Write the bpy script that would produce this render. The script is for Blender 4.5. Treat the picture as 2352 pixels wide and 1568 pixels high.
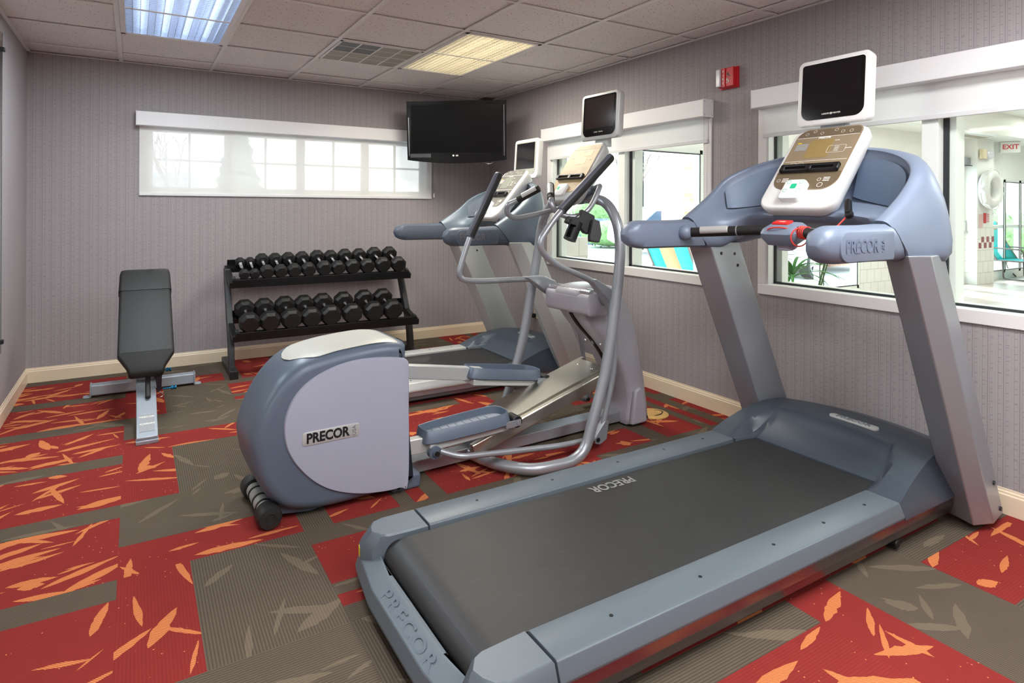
import bpy, bmesh, math, random
from mathutils import Vector, Matrix
for o in list(bpy.data.objects): bpy.data.objects.remove(o, do_unlink=True)
SC = bpy.context.scene; COL = SC.collection
R = math.radians; PI = math.pi

# ---------------------------------------------------------------- camera, world, exposure
W_PX, H_PX = 2352, 1568
F_PX, HOR_PX, YAW, ROLL = 1424.35, 477.69, R(31.322), R(-0.2825)
cam = bpy.data.cameras.new('camera'); co = bpy.data.objects.new('camera', cam); COL.objects.link(co)
cam.sensor_fit = 'HORIZONTAL'; cam.sensor_width = 36.0; cam.lens = 36.0 * F_PX / W_PX
cam.shift_x = 0.0; cam.shift_y = -(H_PX / 2 - HOR_PX) / W_PX
cam.clip_start = 0.05; cam.clip_end = 300
co.location = (-3.2198, -5.7566, 1.3071)
co.rotation_euler = (Matrix.Rotation(-YAW, 3, 'Z') @ Matrix.Rotation(R(90), 3, 'X') @ Matrix.Rotation(-ROLL, 3, 'Z')).to_euler()
SC.camera = co
SC.view_settings.view_transform = 'Standard'; SC.view_settings.look = 'None'
SC.view_settings.gamma = 1.0; SC.view_settings.use_curve_mapping = False
SC.view_settings.exposure = 0.08
wd = bpy.data.worlds.new('world'); SC.world = wd; wd.use_nodes = True
nt = wd.node_tree; bg = nt.nodes['Background']
tc = nt.nodes.new('ShaderNodeTexCoord'); sx = nt.nodes.new('ShaderNodeSeparateXYZ'); rp = nt.nodes.new('ShaderNodeValToRGB')
nt.links.new(tc.outputs['Generated'], sx.inputs[0]); nt.links.new(sx.outputs['Z'], rp.inputs[0]); nt.links.new(rp.outputs[0], bg.inputs[0])
rp.color_ramp.elements[0].position = 0.0; rp.color_ramp.elements[0].color = (0.95, 0.97, 1.0, 1)
rp.color_ramp.elements[1].position = 0.7; rp.color_ramp.elements[1].color = (0.62, 0.8, 1.0, 1)
bg.inputs[1].default_value = 6.5

def lamp(name, kind, loc, energy, color=(1, 1, 1), rot=(0, 0, 0), sx=1, sy=1, angle=0.02):
    l = bpy.data.lights.new(name, kind); l.energy = energy; l.color = color
    if kind == 'AREA': l.shape = 'RECTANGLE'; l.size = sx; l.size_y = sy
    if kind == 'SUN': l.angle = angle
    o = bpy.data.objects.new(name, l); o.location = loc; o.rotation_euler = rot; COL.objects.link(o); return o
lamp('sun', 'SUN', (8, 6, 9), 5.0, (1, 0.95, 0.86), (R(-42), R(18), 0))
# fluorescent tubes of the two front fixtures, under the louvres; then unseen added fill
lamp('fixture_light', 'AREA', (-1.09, -1.6, 2.425), 38, (1, 0.93, 0.80), sx=0.5, sy=1.1)
lamp('fixture_light', 'AREA', (-2.99, -1.57, 2.425), 36, (0.88, 0.95, 1.0), sx=0.5, sy=1.1)
lamp('fixture_light', 'AREA', (-2.99, -5.3, 2.425), 52, (0.97, 0.99, 1.0), sx=0.5, sy=1.1)  # added fill behind the camera, left
lamp('fixture_light', 'AREA', (-1.09, -5.3, 2.425), 52, (0.98, 0.99, 1.0), sx=0.5, sy=1.1)  # added fill behind the camera, right
lamp('fixture_light', 'AREA', (-2.04, -7.2, 2.425), 46, (0.98, 0.99, 1.0), sx=0.5, sy=1.1)  # extra fill lamp with no fixture modelled above it
# lamps added to brighten the pool hall; the farthest marks its bright ceiling patch
for px_, py_ in ((3.0, -2.6), (6.5, -2.6), (10.4, -1.9), (3.0, -6), (7, -6)):
    lamp('pool_hall_light', 'AREA', (px_, py_, 2.92), 95, (1, 0.99, 0.95), sx=1.1, sy=1.1)

# ---------------------------------------------------------------- node materials
def lin(c):
    return tuple(((v / 255.0) / 12.92 if v / 255.0 <= 0.04045 else ((v / 255.0 + 0.055) / 1.055) ** 2.4) for v in c) + (1.0,)
MATS = {}
class NT:
    def __init__(s, name):
        s.m = bpy.data.materials.new(name); s.m.use_nodes = True; s.t = s.m.node_tree
        s.b = s.t.nodes['Principled BSDF']; s.out = s.t.nodes['Material Output']; MATS[name] = s.m
    def n(s, typ, **kw):
        nd = s.t.nodes.new(typ)
        for k, v in kw.items(): setattr(nd, k, v)
        return nd
    def l(s, a, b): s.t.links.new(a, b)
    def math(s, op, a, b=None, c=None):
        nd = s.n('ShaderNodeMath', operation=op)
        for i, v in enumerate((a, b, c)):
            if v is None: continue
            if isinstance(v, (int, float)): nd.inputs[i].default_value = v
            else: s.l(v, nd.inputs[i])
        return nd.outputs[0]
    def mix(s, f, a, b):
        nd = s.n('ShaderNodeMix', data_type='RGBA')
        for sock, v in ((nd.inputs[0], f), (nd.inputs[6], a), (nd.inputs[7], b)):
            if hasattr(v, 'links') or hasattr(v, 'is_linked'): s.l(v, sock)
            else: sock.default_value = v
        return nd.outputs[2]
    def noise(s, scale, detail=2, vec=None, rough=0.5):
        nd = s.n('ShaderNodeTexNoise'); nd.inputs['Scale'].default_value = scale; nd.inputs['Detail'].default_value = detail; nd.inputs['Roughness'].default_value = rough
        if vec is not None: s.l(vec, nd.inputs['Vector'])
        return nd.outputs['Fac']
    def obj(s): return s.n('ShaderNodeTexCoord').outputs['Object']
    def bump(s, h, strength=0.2, dist=0.002):
        nd = s.n('ShaderNodeBump'); nd.inputs['Strength'].default_value = strength; nd.inputs['Distance'].default_value = dist
        s.l(h, nd.inputs['Height']); s.l(nd.outputs[0], s.b.inputs['Normal'])
def pm(name, rgb, rough=0.45, metal=0.0, var=0.06, scale=40, bump=0.0, spec=0.5, coat=0.0):
    k = NT(name); c = lin(rgb); v = k.obj(); f = k.noise(scale, 3, v)
    d = tuple(x * (1 - var) for x in c[:3]) + (1,); u = tuple(min(1, x * (1 + var)) for x in c[:3]) + (1,)
    k.l(k.mix(f, d, u), k.b.inputs['Base Color'])
    k.b.inputs['Roughness'].default_value = rough; k.b.inputs['Metallic'].default_value = metal
    k.b.inputs['Specular IOR Level'].default_value = spec; k.b.inputs['Coat Weight'].default_value = coat
    if bump: k.bump(k.noise(scale * 6, 2, v), bump)
    return k.m
def emis(name, rgb, strength):
    k = NT(name); k.b.inputs['Base Color'].default_value = lin(rgb); f = k.noise(9, 1, k.obj())
    k.l(k.mix(f, lin(rgb), tuple(x * 0.93 for x in lin(rgb)[:3]) + (1,)), k.b.inputs['Emission Color']); k.b.inputs['Emission Strength'].default_value = strength
    return k.m
def glass(name, tint=(1, 1, 1), refl=0.06):
    k = NT(name); tr = k.n('ShaderNodeBsdfTransparent'); gl = k.n('ShaderNodeBsdfGlossy'); mx = k.n('ShaderNodeMixShader'); lw = k.n('ShaderNodeLayerWeight')
    tr.inputs[0].default_value = tint + (1,); gl.inputs['Roughness'].default_value = 0.02; lw.inputs[0].default_value = 0.25
    f = k.math('MULTIPLY_ADD', lw.outputs['Facing'], refl * 2, refl * 0.4)
    k.l(f, mx.inputs[0]); k.l(tr.outputs[0], mx.inputs[1]); k.l(gl.outputs[0], mx.inputs[2]); k.l(mx.outputs[0], k.out.inputs[0]); return k.m
# wallpaper: fine vertical pin lines with short dashes
def wallpaper(name, axis):
    k = NT(name); v = k.obj(); sp = k.n('ShaderNodeSeparateXYZ'); k.l(v, sp.inputs[0]); u = sp.outputs[axis]; z = sp.outputs['Z']
    def lines(period, width, off=0.0):
        f = k.math('FRACT', k.math('MULTIPLY_ADD', u, 1 / period, off + 50)); return k.math('LESS_THAN', f, width / period)
    a = lines(0.0586, 0.0022); b = lines(0.0293, 0.0016, .3); c = lines(0.0117, 0.003, .1)
    # dashes: cell grid with random presence
    cu = k.math('FLOOR', k.math('MULTIPLY_ADD', u, 1 / 0.0293, 50)); cz = k.math('FLOOR', k.math('MULTIPLY', z, 1 / 0.03))
    cmb = k.n('ShaderNodeCombineXYZ'); k.l(cu, cmb.inputs[0]); k.l(cz, cmb.inputs[1]); wn = k.n('ShaderNodeTexWhiteNoise'); k.l(cmb.outputs[0], wn.inputs['Vector'])
    wv = wn.outputs['Value']
    fz = k.math('FRACT', k.math('MULTIPLY', z, 1 / 0.03)); fu = k.math('FRACT', k.math('MULTIPLY_ADD', u, 1 / 0.0293, 50))
    dz = k.math('LESS_THAN', k.math('ABSOLUTE', k.math('SUBTRACT', fz, wv)), 0.06)
    du = k.math('LESS_THAN', k.math('ABSOLUTE', k.math('SUBTRACT', fu, 0.5)), 0.2); dash = k.math('MULTIPLY', dz, du)
    n = k.noise(3, 3, v); base = k.mix(n, lin((158, 152, 154)), lin((166, 160, 161)))
    col = k.mix(k.math('MULTIPLY', c, 0.10), base, lin((110, 98, 104)))
    col = k.mix(k.math('MULTIPLY', b, 0.34), col, lin((88, 76, 88)))
    col = k.mix(k.math('MULTIPLY', a, 0.55), col, lin((80, 68, 82)))
    col = k.mix(k.math('MULTIPLY', dash, 0.30), col, lin((62, 56, 66)))
    k.l(col, k.b.inputs['Base Color']); k.b.inputs['Roughness'].default_value = 0.75; k.b.inputs['Specular IOR Level'].default_value = 0.25; return k.m
wp_x = wallpaper('wallpaper_back', 'X'); wp_y = wallpaper('wallpaper_side', 'Y')
# carpets (uv.x runs across the ribs, in metres)
def carpet(name, c0, c1, fleck=None, rib=0.35, orange=False):
    k = NT(name); uv = k.n('ShaderNodeUVMap').outputs[0]; sp = k.n('ShaderNodeSeparateXYZ'); k.l(uv, sp.inputs[0])
    v = k.obj(); n = k.noise(900, 2, v); n2 = k.noise(14, 3, v)
    tri = k.math('PINGPONG', k.math('MULTIPLY', sp.outputs['X'], 1 / 0.0048), 1.0)
    rb = k.math('LESS_THAN', tri, 0.42)
    col = k.mix(n, lin(c0), lin(c1)); col = k.mix(k.math('MULTIPLY', n2, 0.25), col, tuple(x * 0.72 for x in lin(c0)[:3]) + (1,))
    if orange:
        st = k.math('PINGPONG', k.math('MULTIPLY', k.math('ADD', sp.outputs['X'], sp.outputs['Y']), 1 / 0.0042), 1.0)
        col = k.mix(k.math('MULTIPLY', k.math('LESS_THAN', st, 0.36), 0.75), col, lin((150, 62, 46)))
    else:
        col = k.mix(k.math('MULTIPLY', rb, rib), col, tuple(x * 0.42 for x in lin(c0)[:3]) + (1,))
    if fleck:
        vo = k.n('ShaderNodeTexVoronoi'); vo.inputs['Scale'].default_value = 38; k.l(v, vo.inputs['Vector'])
        fl = k.math('LESS_THAN', vo.outputs['Distance'], 0.085); gate = k.math('GREATER_THAN', k.noise(5, 1, v), 0.46)
        col = k.mix(k.math('MULTIPLY', fl, gate), col, lin(fleck))
    k.l(col, k.b.inputs['Base Color']); k.b.inputs['Roughness'].default_value = 0.95; k.b.inputs['Specular IOR Level'].default_value = 0.08
    k.bump(k.math('ADD', k.math('MULTIPLY', tri, 0.6), n), 0.5, 0.003); return k.m
c_red = carpet('carpet_red', (134, 46, 44), (150, 55, 50), (222, 146, 96), 0.16)
c_brn = carpet('carpet_brown', (94, 84, 72), (110, 99, 86), None, 0.55)
c_brl = carpet('carpet_brown_light', (112, 100, 84), (124, 112, 95), None, 0.25)
c_org = carpet('carpet_orange', (216, 128, 76), (230, 150, 94), None, 0, True)
# ceiling tile: fissured mineral fibre
def ceiling_tile():
    k = NT('ceiling_tile'); v = k.obj(); vo = k.n('ShaderNodeTexVoronoi'); vo.inputs['Scale'].default_value = 52
    mp = k.n('ShaderNodeMapping'); mp.inputs['Scale'].default_value = (1, 0.75, 1); k.l(v, mp.inputs[0]); k.l(mp.outputs[0], vo.inputs['Vector'])
    wn = k.noise(60, 3, v); pit = k.math('LESS_THAN', k.math('ADD', vo.outputs['Distance'], k.math('MULTIPLY', wn, 0.35)), 0.33)
    base = k.mix(k.noise(2.2, 2, v), lin((222, 216, 214)), lin((230, 225, 222)))
    k.l(k.mix(k.math('MULTIPLY', pit, 0.85), base, lin((105, 96, 92))), k.b.inputs['Base Color']); k.b.inputs['Roughness'].default_value = 0.9; return k.m
ceil_m = ceiling_tile()
grid_m = pm('ceiling_grid', (228, 226, 222), 0.5)
bb_m = pm('baseboard_cream', (232, 214, 186), 0.35, var=0.03)
trim_m = pm('white_trim', (226, 223, 222), 0.4, var=0.02)
blind_m = pm('white_blind_cassette', (228, 228, 230), 0.45, var=0.02)
gask_m = pm('black_gasket', (38, 42, 46), 0.4)
glass_m = glass('window_glass', (0.97, 1.0, 0.98), 0.05)
def shade_cloth(name, tr, rgb, tl=.5):
    k = NT(name); a = k.n('ShaderNodeBsdfTransparent'); d = k.n('ShaderNodeBsdfDiffuse'); t = k.n('ShaderNodeBsdfTranslucent'); m1 = k.n('ShaderNodeMixShader'); m2 = k.n('ShaderNodeMixShader')
    c = k.mix(k.noise(300, 2, k.obj()), lin(rgb), tuple(x * 0.94 for x in lin(rgb)[:3]) + (1,))
    k.l(c, d.inputs[0]); k.l(c, t.inputs[0]); m1.inputs[0].default_value = tl; m2.inputs[0].default_value = tr
    k.l(d.outputs[0], m1.inputs[1]); k.l(t.outputs[0], m1.inputs[2]); k.l(m1.outputs[0], m2.inputs[1]); k.l(a.outputs[0], m2.inputs[2]); k.l(m2.outputs[0], k.out.inputs[0]); return k.m
shade_m = shade_cloth('sheer_shade', 0.075, (236, 236, 232), .06); shade2_m = shade_cloth('blind_fabric', 0.02, (236, 237, 238), .2)
# machine materials
blue_m = pm('blue_grey_plastic', (92, 104, 120), 0.40, 0.08, var=0.03, scale=8)
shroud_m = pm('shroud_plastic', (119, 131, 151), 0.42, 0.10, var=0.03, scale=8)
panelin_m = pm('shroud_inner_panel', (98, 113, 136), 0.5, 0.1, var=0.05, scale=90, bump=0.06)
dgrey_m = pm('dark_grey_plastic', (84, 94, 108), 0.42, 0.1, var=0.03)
silver_m = pm('silver_paint', (158, 162, 168), 0.36, 0.5, var=0.03, scale=300)
silver2_m = pm('light_silver_paint', (196, 198, 196), 0.4, 0.35, var=0.03, scale=300)
lilac_m = pm('pale_lilac_plastic', (166, 169, 186), 0.42, 0.05, var=0.02, scale=6)
cap_m = pm('warm_grey_plastic', (190, 190, 182), 0.42, 0.1, var=0.02)
tower_m = pm('tower_grey_plastic', (172, 170, 178), 0.42, 0.1, var=0.02)
steel_m = pm('brushed_aluminium', (190, 186, 176), 0.3, 0.9, var=0.05, scale=120)
chrome_m = pm('chrome', (232, 232, 236), 0.12, 1.0, var=0.02)
apron_m = pm('apron_metal', (150, 142, 148), 0.28, 0.95, var=0.05)
black_m = pm('black_plastic', (24, 24, 27), 0.4, var=0.1)
blackg_m = pm('gloss_black', (9, 9, 11), 0.12, var=0.1)
rubber_m = pm('black_rubber', (30, 30, 31), 0.55, var=0.15, scale=200, bump=0.1)
vinyl_m = pm('black_vinyl', (13, 13, 12), 0.58, var=0.1, scale=120, bump=0.12)
grip_m = pm('foam_grip', (22, 21, 21), 0.6, var=0.12, scale=300, bump=0.15)
gripg_m = pm('grey_rubber_grip', (92, 96, 108), 0.4, var=0.06)
white_m = pm('white_plastic', (232, 232, 230), 0.35, var=0.02)
keyp_m = pm('keypad_white', (240, 242, 240), 0.4, var=0.02)
mark_m = pm('white_print', (235, 232, 224), 0.6, var=0.02)
ink_m = pm('black_print', (22, 20, 24), 0.5)
green_m = pm('green_key', (32, 190, 140), 0.5, var=0.04)
red_m = pm('red_plastic', (205, 38, 36), 0.4, var=0.05); redc_m = pm('red_cord', (214, 62, 52), 0.5, var=0.05)
yellow_m = pm('yellow_sticker', (228, 200, 38), 0.5, var=0.04)
bronze_m = pm('bronze_console_film', (146, 129, 104), 0.5, 0.1, var=0.04, scale=4); bronze2_m = pm('bronze_dark_film', (112, 97, 76), 0.5, 0.1, var=0.04)
greyf_m = pm('grey_console_film', (112, 112, 108), 0.4, 0.1, var=0.05); lcd_m = pm('amber_display', (162, 138, 88), 0.25, 0.2, var=0.05)
screen_m = pm('dark_screen', (14, 12, 17), 0.10, var=0.2); tvscr_m = pm('television_screen', (12, 12, 13), 0.22, var=0.1, spec=0.15)
def belt_mat():
    k = NT('running_belt'); v = k.obj(); n = k.noise(5, 5, v, 0.65); n2 = k.noise(420, 2, v)
    sc = k.n('ShaderNodeMapping'); sc.inputs['Scale'].default_value = (3, 40, 1); k.l(v, sc.inputs[0]); n3 = k.noise(4, 4, sc.outputs[0])
    col = k.mix(n, lin((32, 32, 33)), lin((46, 46, 47))); col = k.mix(k.math('MULTIPLY', k.math('GREATER_THAN', n3, 0.66), 0.3), col, lin((72, 71, 70)))
    col = k.mix(k.math('MULTIPLY', n2, 0.4), col, lin((28, 28, 29)))
    k.l(col, k.b.inputs['Base Color']); k.b.inputs['Roughness'].default_value = 0.5; k.bump(n2, 0.3, 0.001); return k.m
belt_m = belt_mat()
def tilefloor(name, c0, c1, g, s=0.3):
    k = NT(name); v = k.obj(); br = k.n('ShaderNodeTexBrick'); br.offset = 0.0; br.inputs['Scale'].default_value = 1.0; br.inputs['Brick Width'].default_value = s; br.inputs['Row Height'].default_value = s
    br.inputs['Mortar Size'].default_value = 0.006; br.inputs['Color1'].default_value = lin(c0); br.inputs['Color2'].default_value = lin(c1); br.inputs['Mortar'].default_value = lin(g)
    k.l(v, br.inputs['Vector']); k.l(br.outputs['Color'], k.b.inputs['Base Color']); k.b.inputs['Roughness'].default_value = 0.3; return k.m
pfloor_m = tilefloor('pool_deck_tile', (196, 184, 176), (204, 192, 184), (150, 140, 134))
def brickm(name, c0, c1, g, w=0.22, h=0.075):
    k = NT(name); v = k.obj(); mp = k.n('ShaderNodeMapping'); mp.inputs['Rotation'].default_value = (R(90), 0, 0); k.l(v, mp.inputs[0])
    br = k.n('ShaderNodeTexBrick'); br.inputs['Scale'].default_value = 1.0; br.inputs['Brick Width'].default_value = w; br.inputs['Row Height'].default_value = h; br.inputs['Mortar Size'].default_value = 0.007
    br.inputs['Color1'].default_value = lin(c0); br.inputs['Color2'].default_value = lin(c1); br.inputs['Mortar'].default_value = lin(g)
    k.l(mp.outputs[0], br.inputs['Vector']); k.l(br.outputs['Color'], k.b.inputs['Base Color']); k.b.inputs['Roughness'].default_value = 0.85; return k.m
brick_m = brickm('red_brick', (206, 150, 120), (222, 176, 150), (236, 226, 214))
wtile_m = brickm('white_wall_tile', (236, 236, 230), (240, 240, 234), (216, 214, 206), 0.2, 0.2)
pwall_m = pm('pool_hall_paint', (240, 241, 236), 0.6, var=0.01); aluw_m = pm('white_aluminium', (236, 240, 236), 0.4, var=0.02)
ground_m = pm('pale_paving', (226, 226, 228), 0.9, var=0.05, scale=3)
teal_m = pm('teal_sling_fabric', (26, 186, 186), 0.6, var=0.06, scale=120); beige_m = pm('beige_sling_fabric', (176, 146, 104), 0.7, var=0.06, scale=120)
bronzef_m = pm('bronze_tube', (112, 98, 92), 0.4, 0.4)
leaf_m = pm('plant_leaf', (58, 138, 42), 0.5, var=0.3, scale=20); stem_m = pm('plant_stem', (70, 104, 60), 0.5, var=0.2)
bush_m = pm('bush_leaf', (118, 152, 92), 0.7, var=0.3, scale=8); bark_m = pm('tree_bark', (120, 108, 98), 0.9, var=0.2)
potm = pm('clay_pot', (176, 120, 84), 0.7, var=0.1)
cyan_m = pm('blue_anodised', (38, 120, 160), 0.3, 0.8); fab_tag = pm('grey_label', (150, 154, 158), 0.5)
alarm_m = pm('alarm_red', (205, 24, 38), 0.35, var=0.04); lens_m = pm('strobe_lens', (214, 216, 222), 0.15, var=0.15, scale=60)
outl_m = pm('ivory_plate', (226, 212, 178), 0.5); disc_m = pm('brass_cover', (214, 172, 104), 0.45, 0.1)
mirror_m = pm('mirror_silver', (225, 232, 228), 0.03, 1.0, var=0.0); edge_m = pm('mirror_edge', (60, 78, 70), 0.2)
carw_m = pm('car_paint_white', (236, 238, 242), 0.25, coat=0.5); carb_m = pm('car_paint_blue', (60, 100, 150), 0.25, coat=0.5); carg_m = pm('car_glass', (70, 84, 104), 0.1)

pm('rack_black', (20, 20, 22), .45, .2); pm('rack_grey', (48, 50, 52), .45, .2); pm('rubber_head', (22, 22, 22), .5, var=.12, scale=150, bump=.1)
pm('bench_grey', (168, 176, 186), .38, .4); pm('grey_label', (150, 154, 158), .5); pm('grey_sticker', (70, 72, 78), .4)

# ---------------------------------------------------------------- mesh builder
def frame(o, x, y):
    o = Vector(o); x = Vector(x).normalized(); y = Vector(y).normalized(); n = x.cross(y).normalized()
    return lambda a, b, c=0.0: o + x * a + y * b + n * c
class MB:
    def __init__(s): s.v = []; s.f = []
    def add(s, vs, fs):
        k = len(s.v); s.v += [Vector(p) for p in vs]; s.f += [[i + k for i in f] for f in fs]; return s
    def box(s, x0, x1, y0, y1, z0, z1):
        return s.add([(x, y, z) for z in (z0, z1) for x, y in ((x0, y0), (x1, y0), (x1, y1), (x0, y1))],
                     [(0, 3, 2, 1), (4, 5, 6, 7), (0, 1, 5, 4), (1, 2, 6, 5), (2, 3, 7, 6), (3, 0, 4, 7)])
    def fbox(s, F, a0, a1, b0, b1, c0, c1):
        return s.add([F(a, b, c) for c in (c0, c1) for a, b in ((a0, b0), (a1, b0), (a1, b1), (a0, b1))],
                     [(0, 3, 2, 1), (4, 5, 6, 7), (0, 1, 5, 4), (1, 2, 6, 5), (2, 3, 7, 6), (3, 0, 4, 7)])
    def loft(s, rings, cap=True, closed=True, loop=False):
        n = len(rings[0]); vs = [p for r in rings for p in r]; fs = []; m = len(rings)
        for i in range(m if loop else m - 1):
            j = (i + 1) % m
            for k in range(n if closed else n - 1):
                q = (k + 1) % n; fs.append((i * n + k, i * n + q, j * n + q, j * n + k))
        if cap and not loop: fs += [tuple(range(n))[::-1], tuple((m - 1) * n + k for k in range(n))]
        return s.add(vs, fs)
    def prism(s, poly, F, c0, c1):      # polygon (a,b) extruded from c0 to c1 in frame F
        return s.loft([[F(a, b, c0) for a, b in poly], [F(a, b, c1) for a, b in poly]])
    def xprism(s, poly, x0, x1):        # polygon (y,z) extruded along x
        return s.loft([[(x0, a, b) for a, b in poly], [(x1, a, b) for a, b in poly]])
    def yprism(s, poly, y0, y1):        # polygon (x,z) extruded along y
        return s.loft([[(a, y0, b) for a, b in poly], [(a, y1, b) for a, b in poly]])
    def tube(s, pts, r, n=12, cap=True, loop=False):
        pts = [Vector(p) for p in pts]; m = len(pts); rr = r if isinstance(r, (list, tuple)) else [r] * m
        T = [((pts[(i + 1) % m] if (loop or i < m - 1) else pts[i]) - (pts[i - 1] if (loop or i > 0) else pts[i])).normalized() for i in range(m)]
        u = T[0].orthogonal().normalized(); rings = []
        for i in range(m):
            u = (u - T[i] * u.dot(T[i])).normalized(); w = T[i].cross(u)
            rings.append([pts[i] + (u * math.cos(2 * PI * k / n) + w * math.sin(2 * PI * k / n)) * rr[i] for k in range(n)])
        return s.loft(rings, cap, True, loop)
    def cyl(s, p0, p1, r, n=24, r1=None): return s.tube([p0, p1], [r, r if r1 is None else r1], n)
    def lathe(s, F, prof, n=28):        # profile (radius, height) around frame normal
        return s.loft([[F(r * math.cos(2 * PI * k / n), r * math.sin(2 * PI * k / n), h) for k in range(n)] for r, h in prof])
    def sphere(s, c, rx, ry=None, rz=None, n=20, m=12):
        ry = rx if ry is None else ry; rz = rx if rz is None else rz; c = Vector(c)
        return s.loft([[c + Vector((rx * math.sin(a) * math.cos(2 * PI * k / n), ry * math.sin(a) * math.sin(2 * PI * k / n), -rz * math.cos(a))) for k in range(n)]
                       for a in [0.02 + (PI - 0.04) * i / m for i in range(m + 1)]])
    def build(s, name, mat, parent=None, bevel=0, seg=2, sub=0, ang=38, recalc=True, flat=False, uv=None):
        me = bpy.data.meshes.new(name); me.from_pydata([tuple(p) for p in s.v], [], s.f); me.update()
        if recalc:
            b = bmesh.new(); b.from_mesh(me); bmesh.ops.recalc_face_normals(b, faces=b.faces); b.to_mesh(me); b.free()
        for m in (mat if isinstance(mat, (list, tuple)) else [mat]): me.materials.append(m)
        if not flat:
            for p in me.polygons: p.use_smooth = True
            me.set_sharp_from_angle(angle=R(ang))
        o = bpy.data.objects.new(name, me); COL.objects.link(o)
        if parent: o.parent = parent
        if bevel:
            md = o.modifiers.new('bevel', 'BEVEL'); md.width = bevel; md.segments = seg; md.limit_method = 'ANGLE'; md.angle_limit = R(32); md.harden_normals = False
        if sub:
            md = o.modifiers.new('sub', 'SUBSURF'); md.levels = sub; md.render_levels = sub
        return o
def fillet(pts, rad, n=6):
    pts = [Vector(p) for p in pts]; out = [pts[0]]
    for i in range(1, len(pts) - 1):
        r = rad[i - 1] if isinstance(rad, (list, tuple)) else rad
        a, b, c = pts[i - 1], pts[i], pts[i + 1]; d = min(r, (a - b).length * 0.49, (c - b).length * 0.49)
        p, q = b + (a - b).normalized() * d, b + (c - b).normalized() * d
        for k in range(n + 1):
            t = k / n; out.append(p * (1 - t) ** 2 + b * 2 * t * (1 - t) + q * t * t)
    return out + [pts[-1]]
def cr(P, t, closed=False):             # Catmull-Rom through vectors
    m = len(P); i = int(math.floor(t)); f = t - i
    g = (lambda k: P[k % m]) if closed else (lambda k: P[max(0, min(m - 1, k))])
    a, b, c, d = g(i - 1), g(i), g(i + 1), g(i + 2)
    return 0.5 * (2 * b + (c - a) * f + (2 * a - 5 * b + 4 * c - d) * f * f + (3 * b - a - 3 * c + d) * f ** 3)
def crs(P, n, closed=False):
    P = [Vector(p) for p in P]; m = len(P) if closed else len(P) - 1
    out = [cr(P, i / n, closed) for i in range(m * n)]
    return out if closed else out + [P[-1]]
def rrect(w, h, r, n=5, cx=0, cy=0):
    rs = r if isinstance(r, (list, tuple)) else [r] * 4   # br, tr, tl, bl
    out = []
    for (sx_, sy_, a0), q in zip(((1, -1, -90), (1, 1, 0), (-1, 1, 90), (-1, -1, 180)), rs):
        x, y = cx + sx_ * (w / 2 - q), cy + sy_ * (h / 2 - q)
        for k in range(n + 1):
            a = R(a0 + 90 * k / n); out.append((x + q * math.cos(a), y + q * math.sin(a)))
    return out
def scalep(poly, s, t=None):
    cx = sum(p[0] for p in poly) / len(poly); cy = sum(p[1] for p in poly) / len(poly); t = s if t is None else t
    return [(cx + (a - cx) * s, cy + (b - cy) * t) for a, b in poly]
def inset(poly, d):
    m = len(poly); out = []
    A = sum(poly[i][0] * poly[(i + 1) % m][1] - poly[(i + 1) % m][0] * poly[i][1] for i in range(m)); sg = 1 if A > 0 else -1
    for i in range(m):
        a, b, c = Vector(poly[i - 1]), Vector(poly[i]), Vector(poly[(i + 1) % m]); e = (c - a).normalized()
        out.append((b.x - e.y * d * sg, b.y + e.x * d * sg))
    return out
def slab(mb, F, poly, c0, c1, rnd):     # polygon slab with a rounded top edge
    mb.loft([[F(a, b, c0) for a, b in poly], [F(a, b, c1 - rnd) for a, b in poly], [F(a, b, c1 - rnd * .3) for a, b in inset(poly, rnd * .3)], [F(a, b, c1) for a, b in inset(poly, rnd)]]); return mb
def text(s, F, size, mat, parent, name='lettering', ext=0.0006, c=0.0005, bold=0.0, align='CENTER', sx=1.0, spacing=1.0):
    cu = bpy.data.curves.new('t', 'FONT'); cu.body = s; cu.size = size; cu.extrude = ext; cu.offset = bold * size; cu.align_x = align; cu.align_y = 'CENTER'; cu.space_character = spacing; cu.resolution_u = 3
    o = bpy.data.objects.new('t', cu); COL.objects.link(o); bpy.context.view_layer.update()
    me = bpy.data.meshes.new_from_object(o.evaluated_get(bpy.context.evaluated_depsgraph_get()))
    bpy.data.objects.remove(o); bpy.data.curves.remove(cu)
    for v in me.vertices: v.co = F(v.co.x * sx, v.co.y, v.co.z + ext + c)
    me.materials.clear(); me.materials.append(mat); me.name = name
    r = bpy.data.objects.new(name, me); COL.objects.link(r); r.parent = parent; return r
def thing(name, label, cat, loc=(0, 0, 0), rz=0, group=None):
    o = bpy.data.objects.new(name, None); o.empty_display_size = 0.1; COL.objects.link(o)
    o.location = loc; o.rotation_euler = (0, 0, rz); o['label'] = label; o['category'] = cat
    if group: o['group'] = group
    return o
def tag(o, label, cat, group=None, kind=None):
    o['label'] = label; o['category'] = cat
    if group: o['group'] = group
    if kind: o['kind'] = kind
    return o
def struct(o, label, cat): return tag(o, label, cat, None, 'structure')
def dup(root, loc, rz=None, scale=None):
    r = root.copy(); COL.objects.link(r); r.location = loc
    if rz is not None: r.rotation_euler = (0, 0, rz)
    if scale: r.scale = scale
    def kids(a, b):
        for ch in a.children:
            c = ch.copy(); COL.objects.link(c); c.parent = b; kids(ch, c)
    kids(root, r); return r

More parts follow.
